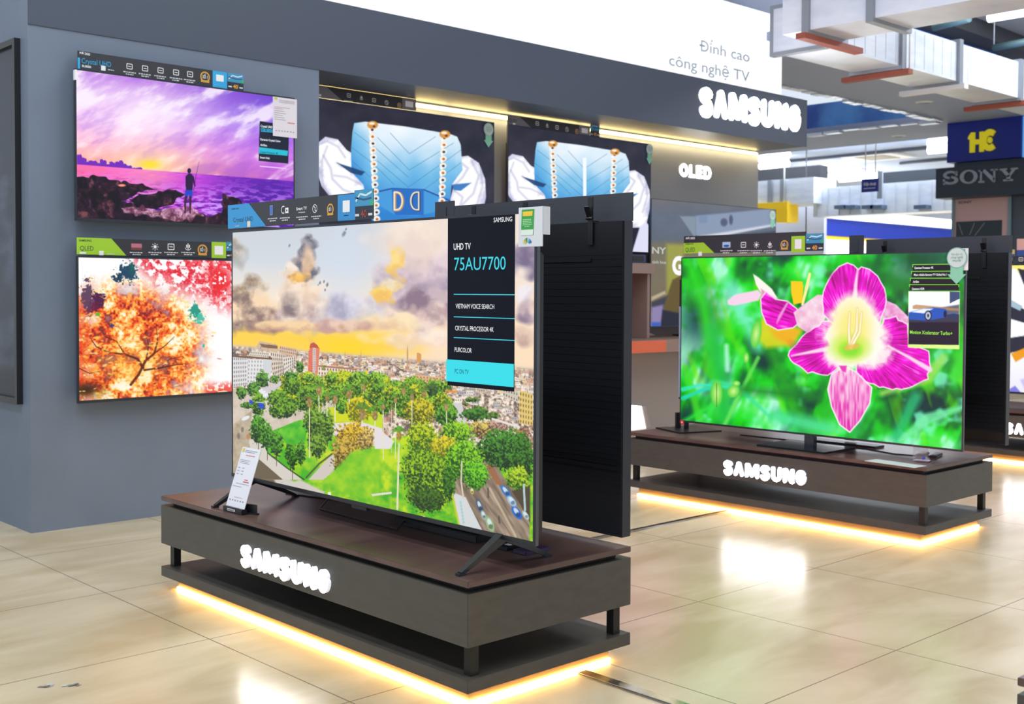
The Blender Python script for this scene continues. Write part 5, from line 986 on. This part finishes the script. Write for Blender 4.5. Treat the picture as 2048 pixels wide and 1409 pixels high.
# ================================================================== cabinet in the bay
t = thing('wall_cabinet', 'brown and grey display cabinet in the bay under the handbag televisions', 'cabinet', (0, 0, 0))
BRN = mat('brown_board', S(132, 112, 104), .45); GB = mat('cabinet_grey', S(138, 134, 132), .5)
box('lower_body', GB, 5.2, 8.3, 5.98, 6.268, 0, .74, t); box('shelf_board', BRN, 5.2, 8.3, 5.70, 6.268, .742, .838, t, .001)
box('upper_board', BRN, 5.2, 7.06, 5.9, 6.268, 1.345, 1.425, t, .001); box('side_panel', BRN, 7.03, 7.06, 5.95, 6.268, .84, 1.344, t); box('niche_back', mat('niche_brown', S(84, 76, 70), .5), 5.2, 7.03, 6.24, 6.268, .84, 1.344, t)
o = box('orange_edge', flat((200, 96, 60), .4), 6.3, 6.96, 5.697, 5.699, .745, .835, t)
for i, (px, lb) in enumerate(((1283, 'white leaflet leaning in the cabinet niche, left one'), (1302, 'white leaflet leaning in the cabinet niche, right one'))):
    q = at(px, 672, z=.839); t = thing('leaflet', lb, 'leaflet', (float(q[0]), float(q[1]), .839), .1); b = nb(); strut(b, (0, 0, .002), (-.03, .10, .29), .11, .10, .004, .004); obj('sheet', b, flat((214, 206, 196), .5), t); box('fold', flat((190, 182, 172), .5), .052, .056, 0, .003, .002, .03, t)
f = Frame('speaker_box', 'small dark blue box on top of the brown board under the right handbag television', 'box', 'y', 5.93, (1262, 509), (1292, 526)); box('case', flat((30, 50, 96), .3), f.x0, f.x1, 0, .15, 0, f.z1, f.root, .003); box('front', DARK, f.x0+.02, f.x1-.03, -.004, 0, .01, f.z1-.01, f.root)
q = at(1266, 856, z=0)
f = Frame('lit_wedge', 'glowing white wedge shaped lamp box at the foot of the bay cabinet', 'lamp', 'y', 5.6, (1250, 815), (1296, 856)); w = f.x1-f.x0
b = nb(); prism(b, [(-w/2, 0), (w*.32, 0), (w*.12, f.z1), (-w/2, f.z1)], -.02, .18, Matrix(((1, 0, 0, 0), (0, 0, 1, 0), (0, 1, 0, 0), (0, 0, 0, 1)))); obj('lit_face', b, mat('lit_wedge_face', (1, 1, 1, 1), .5, emit=1.3), f.root)
b = nb(); prism(b, [(w*.325, 0), (w*.5, 0), (w*.25, f.z1), (w*.125, f.z1)], -.03, .19, Matrix(((1, 0, 0, 0), (0, 0, 1, 0), (0, 1, 0, 0), (0, 0, 0, 1)))); obj('side_board', b, GB, f.root)
box('plinth', GB, -w*.6, w*.6, -.05, .2, -f.c[2], -.001, f.root)

# ================================================================== framed panel on the left side of the grey wall
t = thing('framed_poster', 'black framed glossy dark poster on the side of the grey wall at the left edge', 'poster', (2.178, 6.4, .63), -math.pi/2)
w = .54
b = nb(); e = .03
bx(b, -w, w, -.03, 0, 0, e); bx(b, -w, w, -.03, 0, 1.8-e, 1.8); bx(b, -w, -w+e, -.03, 0, e, 1.8-e); bx(b, w-e, w, -.03, 0, e, 1.8-e); obj('frame', b, BLACKM, t)
P = Print(); P.rect(-w+e, w-e, e, 1.8-e, mat('poster_print_reflections', S(22, 32, 46), .25, spec=.25, noise=((1.2, 1.2, 3.2), S(90, 106, 130), .50, .74))); P.build('picture', t, -.012)  # dark print with pale blotches painted in as reflections on its glass

# ================================================================== floor details
for nm, (x0, x1, y0, y1) in (('trim_3', (2.628, 2.672, .4, 2.50)), ('trim_4', (2.9, 10.5, 3.812, 3.848))): struct(nm, CHROME, x0, x1, y0, y1, .0002, .008, bev=.0035)
for px, py, lb in ((91, 1374, 'torn grey tape scrap on the tiles at the lower left, left one'), (143, 1373, 'larger torn tape scrap on the tiles at the lower left, right one')):
    q = at(px, py, z=0); b = nb(); rs = random.Random(px)
    for k in range(5):
        a0 = rs.uniform(0, 6); cx_, cy_ = float(q[0])+rs.uniform(-.02, .02), float(q[1])+rs.uniform(-.012, .012)
        prism(b, [(cx_+rs.uniform(.005, .016)*math.cos(a0+j*1.05), cy_+rs.uniform(.004, .010)*math.sin(a0+j*1.05)) for j in range(6)], .0003+.0006*k, .0009+.0006*k, mi=k % 2)
    tag(obj('tape_scrap', b, [flat((120, 112, 104), .6), flat((190, 196, 204), .3)]), lb, 'tape scrap')

# ================================================================== overhead: ducts, soffit, ceiling
def flange(b, x0, x1, y0, y1, z0, z1, ax, t=.035, o=.03):
    """a ring of angle iron round a duct"""
    if ax == 'x': bx(b, x0, x1, y0-o, y1+o, z0-o, z0); bx(b, x0, x1, y0-o, y1+o, z1, z1+o); bx(b, x0, x1, y0-o, y0, z0, z1); bx(b, x0, x1, y1, y1+o, z0, z1)
    else: bx(b, x0-o, x1+o, y0, y1, z0-o, z0); bx(b, x0-o, x1+o, y0, y1, z1, z1+o); bx(b, x0-o, x0, y0, y1, z0, z1); bx(b, x1, x1+o, y0, y1, z0, z1)
t = thing('air_duct', 'large galvanised air duct crossing the upper right corner above the other', 'duct', (0, 0, 3.2))
box('duct_body', GALV, 7.75, 8.26, -1.5, 5.22, 0, .62, t)
b = nb()
for y in (5.0, 4.46, 2.6): b = nb(); flange(b, 7.75, 8.26, y-.03, y+.03, 0, .62, 'y'); obj('flange', b, mat('flange_steel', S(150, 156, 166), .4, .6), t)
b = nb(); bx(b, 7.66, 8.5, 4.96, 5.04, -.075, -.032); obj('support_bar', b, REDM, t)
t = thing('air_duct', 'long galvanised duct with vertical ribs running below and behind the upper one', 'duct', (0, 0, 3.2))
box('duct_body', GALV, 8.27, 17.5, 5.20, 5.66, 0, .36, t)
b = nb()
for x in (8.30, 9.55, 10.62, 11.95, 13.6, 15.5): b = nb(); flange(b, x-.035, x+.035, 5.20, 5.66, 0, .36, 'x'); obj('flange', b, mat('flange_steel', S(150, 156, 166), .4, .6), t)
b = nb()
for k in range(26):
    x = 8.6+k*.17
    if min(abs(x-q) for q in (8.44, 9.55, 10.62, 11.95)) > .08: b = nb(); bx(b, x, x+.004, 5.197, 5.2, .02, .34); obj('rib', b, GALV, t)
for x, m in ((9.57, REDM), (10.62, WHITEP), (11.97, REDM), (13.6, WHITEP)): b = nb(); bx(b, x-.04, x+.04, 5.12, 5.78, -.075, -.032); obj('support_bar', b, m, t)
b = nb()
for x in (9.6, 12.0): b = nb(); tube(b, [(x, 5.15, -.06), (x, 5.15, 2.15)], .006, 5); obj('hanger_rod', b, WHITEP, t)
if 0: t = thing('air_duct', 'white elbow of the duct joining the header at the top', 'duct', (0, 0, 3.2)); box('duct_body', mat('white_duct', S(236, 240, 246), .5), 7.80, 8.36, 5.71, 6.15, .02, .60, t); box('end_flange', mat('flange_steel', S(150, 156, 166), .4, .6), 7.76, 8.40, 6.15, 6.18, -.01, .63, t)
# soffits
b = nb(); bx(b, 9.3, 17.1, 6.62, 7.75, 3.6, 3.68); bx(b, 15.36, 17.1, 7.75, 22, 3.6, 3.68); bx(b, 9.4, 13.0, 5.9, 6.62, 3.6, 3.68); bx(b, 13.0, 17.1, 4.5, 6.62, 3.6, 3.68)
o = obj('ceiling', b, SOFF); o['kind'] = 'structure'
o = box('ceiling', mat('blue_ceiling_void', S(70, 124, 176), .6, noise=((1.2, 1.2, 1.2), S(24, 60, 130), .38, .62), bump=((4, 4, 4), .8)), 12.4, 15.36, 7.0, 22, 4.35, 4.4); o['kind'] = 'structure'
o = box('wall_void', MATS['blue_ceiling_void'], 17.0, 17.08, 7.75, 22, 3.69, 4.34); o['kind'] = 'structure'
b = nb(); rs = random.Random(2)
for k in range(34):
    y = 7.76+k*.0; x = 9.4+k*.176; bx(b, x, x+.15, 7.70+rs.uniform(0, .04), 7.80+rs.uniform(0, .05), 3.56+rs.uniform(0, .03), 3.60)
for k in range(40): y = 7.8+k*.3; bx(b, 15.28+rs.uniform(0, .05), 15.40+rs.uniform(0, .04), y, y+.26, 3.55+rs.uniform(0, .04), 3.60)
o = obj('trim_5', b, mat('crumpled_foil', S(220, 226, 236), .25, .7)); o['kind'] = 'structure'
t = thing('ceiling_cassette', 'grey angled panels hanging inside the blue ceiling opening', 'ceiling panel', (12.6, 10, 3.95)); b = nb(); bx(b, -1.6, 1.2, -.4, .5, 0, .05); obj('panel', b, SOFF, t); b = nb(); bx(b, -2.4, -1.7, -1.4, .9, .1, .15); obj('side_panel', b, flat((120, 140, 180), .6), t)
for q, lb in (((1848, 204), 'round recessed downlight in the grey soffit above the opening'), ((1797, 272), 'round recessed downlight in the soffit beyond the blue opening')):
    p_ = at(*q, z=3.6); t = thing('downlight', lb, 'ceiling light', (float(p_[0]), float(p_[1]), 3.6)); b = nb()
    for k in range(24):
        a0, a1 = k*math.pi/12, (k+1)*math.pi/12; v = [b.verts.new((r*math.cos(a_), r*math.sin(a_), z)) for r, a_, z in ((.07, a0, -.012), (.11, a0, -.001), (.11, a1, -.001), (.07, a1, -.012))]; b.faces.new(v)
    obj('ring', b, WHITEP, t); b = nb(); prism(b, [(.069*math.cos(k*math.pi/12), .069*math.sin(k*math.pi/12)) for k in range(24)], -.008, -.001); obj('lens', b, flat((90, 96, 110), .3), t)
# high ceiling
def deck():
    m = mat('white_deck', S(206, 214, 228), .55)
    b = nb(); bx(b, 17.1, 34, 6, 26, 4.25, 4.3)
    for k in range(70): bx(b, 17.1+k*.24, 17.1+k*.24+.06, 6.05, 26, 4.19, 4.25)
    return obj('ceiling', b, m)
o = deck(); o['kind'] = 'structure'
o = box('ceiling', mat('open_ceiling_grey', S(150, 150, 152), .8, noise=((.8, .8, .8), S(100, 98, 96), .4, .6)), -6, 17.1, -9, 6.6, 5.35, 5.4); o['kind'] = 'structure'
b = nb(); bx(b, -6, 12.39, 6.6, 14, 4.34, 4.39); o = obj('ceiling', b, WHITEP); o['kind'] = 'structure'
struct('trim_6', WHITEP, 10.5, 12.4, 5.66, 5.9, 3.62, 3.70)
def hung(name, lb, cat, pts, r, m): 
    b = nb(); tube(b, [tuple(float(v) for v in q) for q in pts], r, 8); o = tag(obj(name, b, m), lb, cat)
    if cat == 'x':
        for q in pts: b = nb(); tube(b, [(float(q[0]), float(q[1]), float(q[2])+r), (float(q[0]), float(q[1]), 5.35)], .006, 5); obj('hanger', b, WHITEP, o)
    return o
hung('pipe', 'white pipe running behind the top of the white header', 'pipe', [at(1400, -14, z=4.27), at(1560, 62, z=4.27)], .05, flat((214, 218, 226), .5))
hung('pipe', 'short red pipe stub at the top edge above the header', 'pipe', [at(1417, -40, z=4.34), at(1418, 9, z=3.95)], .03, flat((190, 50, 40), .5))
hung('pipe', 'thin dark pipe crossing under the far ribbed ceiling, upper one', 'pipe', [at(1525, 327, z=4.15), at(1853, 296, z=4.15)], .035, flat((90, 96, 110), .5))
hung('pipe', 'thin dark pipe crossing under the far ribbed ceiling, lower one', 'pipe', [at(1800, 327, z=4.15), at(1895, 318, z=4.15)], .035, flat((90, 96, 110), .5))
for k, (px, py, x) in enumerate(((1870, 45, 11), (1912, 78, 12))):
    q = at(px+20, py, x=x+2.5)
o = hung('strut_channel', '', 'x', [at(1868, 55, z=4.3), at(1938, 37, z=4.3)], .045, mat('teal_channel', S(96, 124, 128), .5, .3)); tag(o, 'pale perforated channel hung in the open ceiling at upper right', 'channel')
o = hung('strut_channel', '', 'x', [at(1988, 96, z=4.2), at(2060, 82, z=4.2)], .045, mat('teal_channel', S(96, 124, 128), .5, .3)); tag(o, 'second pale channel, lower, near the right edge of the open ceiling', 'channel')
t = thing('ceiling_panel', 'light grey ceiling sheet at the upper right corner', 'ceiling panel', (0, 0, 4.6)); b = nb(); prism(b, [tuple(at(*q, z=4.6)[:2]) for q in ((1820, 32), (2110, 18), (2110, 130), (2040, 96))], 0, .04); obj('sheet', b, flat((196, 190, 180), .7), t)
t = thing('ceiling_beam', 'dark beam in the open ceiling at upper right', 'beam', (0, 0, 4.4)); b = nb(); prism(b, [tuple(at(*q, z=4.4)[:2]) for q in ((1820, 60), (1880, 42), (2110, 125), (2110, 150))], 0, .2); obj('beam', b, flat((66, 64, 66), .7), t)

# tubes
def tube_lamp(lb, p0, p1, z, group=None, r=.035):
    a, c = at(*p0, z=z), at(*p1, z=z); m_ = (a+c)/2; m_[2] = z; t = thing('tube_lamp', lb, 'lamp', tuple(float(v) for v in m_), 0, group)
    b = nb(); tube(b, [tuple(float(v) for v in a-m_), tuple(float(v) for v in c-m_)], r, 10); obj('tube', b, TUBE, t)
    d = (c-a); d /= np.linalg.norm(d); b = nb(); n = np.array([-d[1], d[0], 0])*.04
    top = (4.25 if m_[0] > 17.1 else 5.35)-z
    for k in (-.3, .3): b2 = nb(); e_ = (c-a)*k; tube(b2, [(float(e_[0]), float(e_[1]), r+.06), (float(e_[0]), float(e_[1]), top)], .01, 6); obj('hanger', b2, WHITEP, t)
    q = [a-m_-n, c-m_-n, c-m_+n, a-m_+n]; prism(b, [(float(v[0]), float(v[1])) for v in q], r+.005, r+.06); obj('housing', b, WHITEP, t)
for lb, p0, p1 in (('upper of two tube lamps just right of the fascia end', (1521, 318), (1576, 309)), ('lower of two tube lamps just right of the fascia end', (1521, 333), (1576, 327)), ('tube lamp left of the brightest long one, under the far ceiling', (1577, 345), (1682, 336)),
                   ('brightest long tube lamp in the middle of the far ceiling', (1628, 358), (1726, 347)), ('tube lamp overlapping the right end of the brightest one', (1680, 359), (1757, 352)), ('upper of two tube lamps left of the blue column', (1857, 288), (1905, 284)), ('lower of two tube lamps left of the blue column', (1857, 301), (1905, 297))):
    tube_lamp(lb, p0, p1, 4.0, r=.075)
tube_lamp('upper tube lamp at the upper right corner', (1985, 21), (2110, -6), 4.0, r=.045); tube_lamp('lower tube lamp at the upper right corner', (1977, 36), (2110, 14), 4.0, r=.045)
t = thing('air_cassette', 'square ceiling air conditioner grille in the far ribbed ceiling', 'air conditioner', tuple(float(v) for v in at(1755, 320, z=4.10))); box('panel', WHITEP, -.6, .6, -.6, .6, 0.05, .09, t); box('grille', flat((170, 160, 140), .6), -.35, .35, -.35, .35, .04, .049, t)

# ================================================================== HC and SONY column
t = thing('store_column', 'tall square column, blue above and dark grey below, at the right', 'column', (0, 0, 0))
NAVY = mat('royal_blue', S(8, 38, 160), .45); SLATE = mat('column_slate', S(74, 84, 98), .5)
box('blue_box', NAVY, 15.77, 16.8, 6.83, 7.87, 3.045, 3.598, t); box('pillar', SLATE, 15.85, 16.8, 5.6, 7.80, 0, 3.04, t); box('light_strip', mat('pale_blue_edge', S(110, 180, 240), .4, emit=.6), 15.8, 15.9, 6.75, 6.82, 3.045, 3.59, t)
f = Frame('column_sign', 'yellow HC letters with a round dot on the blue column', 'sign', 'x', 15.765, (1938, 263), (1998, 301)); P = Print(); Y_ = mat('sign_yellow', S(240, 226, 20), .4, emit=.25)
h = f.z1; w = f.x1-f.x0; X0 = f.x0
def slab(pts, d=.0, m=Y_, dep=.03, name='letter'):
    b = nb(); prism(b, pts, -dep-d, -d, Matrix(((1, 0, 0, 0), (0, 0, 1, 0), (0, 1, 0, 0), (0, 0, 0, 1)))); return obj(name, b, m, f.root)
slab([(X0+w*.06, 0), (X0+w*.22, 0), (X0+w*.22, h*.36), (X0+w*.38, h*.36), (X0+w*.38, 0), (X0+w*.52, 0), (X0+w*.52, h*.92), (X0+w*.38, h*.92), (X0+w*.38, h*.58), (X0+w*.22, h*.58), (X0+w*.22, h*.92), (X0+w*.10, h*.92), (X0, h*.72), (X0, h*.62), (X0+w*.06, h*.62)])
cx_, cz_ = X0+w*.72, h*.5
pts = [(cx_+w*.27*math.cos(R(a)), cz_+h*.5*math.sin(R(a))) for a in range(48, 313, 12)]+[(cx_+w*.12*math.cos(R(a)), cz_+h*.22*math.sin(R(a))) for a in range(312, 47, -12)]
slab(pts, .004); slab([(cx_+w*.075*math.cos(R(a)), cz_+h*.14*math.sin(R(a))) for a in range(0, 360, 20)], .004, name='dot')
f = Frame('column_sign', 'dark sign board with grey slab serif SONY letters on the column', 'sign', 'x', 15.5, (1872, 330), (2110, 384)); w = f.x1-f.x0; H = f.z1
f.z1 = f.hh(1872, 390, 60)
box('board', mat('sign_slate', S(44, 56, 70), .5), f.x0, f.x1, 0, .34, 0, f.z1, f.root)
GL = mat('sign_grey', S(150, 160, 176), .4)
def L2(px, py): return f.l(px, py)
def px_letter(polys, name='letter'):
    b = nb()
    for pts in polys: prism(b, [L2(*q) for q in pts], -.02, -.001, Matrix(((1, 0, 0, 0), (0, 0, 1, 0), (0, 1, 0, 0), (0, 0, 0, 1))))
    obj(name, b, GL, f.root)
T2 = lambda x, y: (1840+x/4.144, 220+y/4.144)
def ring_pts(cx, cy, rx, ry, irx, iry, a0, a1, n=14):
    o_ = [T2(cx+rx*math.cos(R(a0+(a1-a0)*k/n)), cy-ry*math.sin(R(a0+(a1-a0)*k/n))-(rx*math.cos(R(a0+(a1-a0)*k/n)))*.07) for k in range(n+1)]
    i_ = [T2(cx+irx*math.cos(R(a0+(a1-a0)*k/n)), cy-iry*math.sin(R(a0+(a1-a0)*k/n))-(irx*math.cos(R(a0+(a1-a0)*k/n)))*.07) for k in range(n, -1, -1)]
    return o_+i_
px_letter([ring_pts(256, 540, 60, 34, 32, 16, 20, 262), ring_pts(258, 585, 64, 35, 34, 16, 85, -165), [T2(298, 510), T2(314, 508), T2(314, 548), T2(298, 548)], [T2(195, 576), T2(210, 576), T2(212, 620), T2(197, 622)]])
px_letter([ring_pts(408, 555, 74, 58, 42, 44, 0, 180), ring_pts(408, 555, 74, 58, 42, 44, 180, 360)])
q = lambda *p: [T2(*v) for v in p]
px_letter([q((493, 498), (545, 495), (625, 568), (610, 600), (530, 520)), q((505, 510), (520, 510), (516, 592), (501, 594)), q((488, 590), (538, 588), (538, 603), (488, 606)), q((488, 500), (530, 497), (530, 511), (488, 514)), q((612, 492), (628, 492), (626, 598), (611, 600)), q((590, 492), (648, 488), (648, 501), (590, 505))])
px_letter([q((664, 490), (726, 484), (726, 497), (664, 502)), q((756, 483), (817, 478), (817, 491), (756, 496)), q((676, 500), (712, 498), (750, 540), (735, 560), (722, 550)), q((768, 494), (796, 492), (752, 552), (736, 545)), q((722, 545), (754, 545), (753, 582), (721, 584)), q((694, 578), (775, 572), (775, 588), (694, 593))])
f = Frame('framed_poster', 'pink poster with a dark bottom in a pale blue frame on the column', 'poster', 'x', 15.84, (1906, 391), (2021, 560)); b = nb(); w = f.x1-f.x0; H = f.l(1906, 391)[1]; e = w*.045
bx(b, f.x0, f.x1, -.03, 0, 0, e); bx(b, f.x0, f.x1, -.03, 0, H-e, H); bx(b, f.x0, f.x0+e, -.03, 0, e, H-e); bx(b, f.x1-e, f.x1, -.03, 0, e, H-e); obj('frame', b, flat((118, 146, 160), .4), f.root)
P = Print(); P.rect(f.x0+e, f.x1-e, e, H-e, flat((206, 170, 170), .5)); f.R(P, 1913, 444, 2004, 500, flat((44, 56, 68), .5), .001); f.txt(P, 'SONY', 1917, 408, 1945, 5, flat((60, 70, 80), .4), .03, .002)
for a_ in (((1918, 448), (1926, 470)), ((1950, 446), (1940, 470)), ((1970, 446), (1950, 472))): P.line([f.l(*a_[0]), f.l(*a_[1])], .008, flat((150, 150, 150), .5), .002)
P.build('picture', f.root, -.01)

# ================================================================== far end of the store
struct('wall_far', mat('far_wall', S(196, 200, 214), .7), 33.5, 33.6, 7, 26, 0, 4.3); 
struct('wall_end', mat('far_wall', S(196, 200, 214), .7), 4, 34, 24.9, 25, 0, 4.3)
def farbox(nm, lb, cat, m, x, tl, br, d=.3):
    a, c = at(*tl, x=x), at(*br, x=x); o = box(nm, m, x, x+d, float(c[1]), float(a[1]), float(c[2]), float(a[2])); tag(o, lb, cat); return o
t = thing('air_duct', 'far galvanised duct with vertical ribs above the blue fascia', 'duct', (0, 0, 0))
a, c = at(1500, 364, x=20), at(1627, 406, x=20); box('near_box', GALV, 20, 20.8, float(c[1]), float(a[1]), float(c[2]), float(a[2]), t)
a2, c2 = at(1627, 377, x=20.3), at(1925, 420, x=20.3); box('duct_body', GALV, 20.3, 20.9, float(c2[1]), float(a2[1]), float(c2[2]), float(a2[2]), t)
b = nb()
for k in range(16): y = float(a2[1])-.1-k*.24; bx(b, 20.27, 20.30, y-.012, y, float(c2[2])+.02, float(a2[2])-.02)
obj('rib', b, flat((196, 204, 216), .4), t); b = nb()
for px in (1540, 1565, 1760): y = float(at(px, 390, x=19.97)[1]); bx(b, 19.95, 19.99, y-.05, y+.05, float(c[2]), float(a[2]))
obj('flange', b, flat((150, 160, 176), .4), t)
farbox('ceiling_shade_box', 'dark panel painted as the shaded ceiling gap above the far duct on the left', 'ceiling gap', flat((44, 46, 52), .8), 21.2, (1500, 342), (1640, 372)); farbox('ceiling_shade_box', 'dark panel painted as the shaded ceiling gap left of the column above the far duct', 'ceiling gap', flat((40, 46, 54), .8), 21.2, (1757, 346), (1910, 357))  # solid boxes, the shade of the open ceiling put into their dark colour
t = thing('corner_sign', 'yellow L shaped sign box beneath the far duct', 'sign', (0, 0, 0)); YB = mat('yellow_box', S(244, 204, 30), .5, emit=.15)
a, c = at(1500, 408, x=19.9), at(1574, 420, x=19.9); box('top_arm', YB, 19.9, 20.3, float(c[1]), float(a[1]), float(c[2]), float(a[2]), t); bh = nb(); tube(bh, [(19.94, float(c[1])+.1, float(a[2])), (19.94, float(c[1])+.1, 4.24)], .015, 6); obj('hanger', bh, WHITEP, t); a, c = at(1551, 420.2, x=19.9), at(1574, 444, x=19.9); box('leg_arm', YB, 19.9, 20.3, float(c[1]), float(a[1]), float(c[2]), float(a[2]), t)
farbox('partition_wall', 'pale grey partition wall behind the dim glossy television', 'wall panel', flat((186, 188, 200), .6), 21.3, (1480, 421), (1646, 600), .1); hung('cable', 'dark cable hanging down the pale grey partition', 'cable', [at(1613, 300, x=20.95), at(1612, 480, x=20.95)], .012, RUBBER)
f = Frame('hanging_sign', 'small blue hanging sign with white words under the far tube lamps', 'sign', 'x', 17.5, (1723, 359), (1756, 383)); box('board', NAVY, f.x0, f.x1, 0, .03, 0, f.z1, f.root); P = Print(); P.text('Điện thoại', 0, f.z1*.5, f.z1*.22, WT, (f.x1-f.x0)*.75, .002, .03, 'c'); P.rect(f.x0*.7, f.x1*.7, f.z1*.25, f.z1*.3, WT, .002); P.build('lettering', f.root)
for k in (-.3, .3): b = nb(); tube(b, [(k*(f.x1-f.x0), .015, f.z1), (k*(f.x1-f.x0), .015, 4.24-f.c[2])], .008, 6); obj('hanger', b, WHITEP, f.root)
t = thing('store_fascia', 'royal blue fascia with a glowing white cornice over the far counter', 'fascia', (0, 0, 0)); YF = 14.45
zb = float(at(1650, 471, y=YF)[2]); zt_ = float(at(1645, 436, y=YF)[2]); zc = float(at(1643, 416, y=YF)[2]); xl = float(at(1648, 450, y=YF)[0])
box('blue_band', mat('far_blue', S(6, 44, 160), .5), xl, 33, YF, YF+.4, zb, zt_, t); box('cornice', mat('glow_cornice', (1, 1, 1, 1), .5, emit=1.1, ecol=(.93, .95, 1, 1)), xl-.2, 33, YF-.1, YF+.5, zt_+.002, zc, t)
box('yellow_edge', YB, xl, 33, YF+.02, YF+.38, zb-.06, zb-.002, t); box('lit_recess', mat('glow_recess', (1, .99, .95, 1), .5, emit=1.0), xl, 33, YF+.2, YF+.38, .6, zb-.065, t)
box('counter_front', flat((70, 74, 84), .5), xl-.3, 33, YF-.1, YF+.38, 0.0, .598, t)
b = nb()
for px in (1680, 1700, 1735, 1752, 1840): q = at(px, 416, x=20.15); bx(b, 20.1, 20.3, float(q[1])-.14, float(q[1])+.10, float(q[2])-.02, float(q[2])+.05)
tag(obj('track_light', b, flat((90, 110, 140), .5)), 'row of small spot fittings under the far ribbed duct', 'light')
farbox('distant_counter', 'low dark display counter at the far end between the podiums', 'counter', flat((96, 96, 104), .5), 14.0, (1880, 720), (2200, 840), .5)

# group the look-alikes
GROUPS = {'television': 'televisions on display', 'banner': 'feature banners on the televisions', 'card': 'small promo cards', 'tag': 'tags hanging on the televisions', 'lamp': 'ceiling tube lamps', 'duct': 'galvanised air ducts', 'leaflet': 'leaflets', 'remote control': 'remote controls', 'cable': 'black cables', 'tape scrap': 'tape scraps on the floor', 'ceiling light': 'recessed downlights', 'pipe': 'ceiling pipes', 'channel': 'ceiling channels'}
for o in list(SC.objects):
    if not o.parent and o.get('category') in GROUPS and not o.get('group') and not o.name.startswith('lit_wedge'): o['group'] = GROUPS[o['category']]
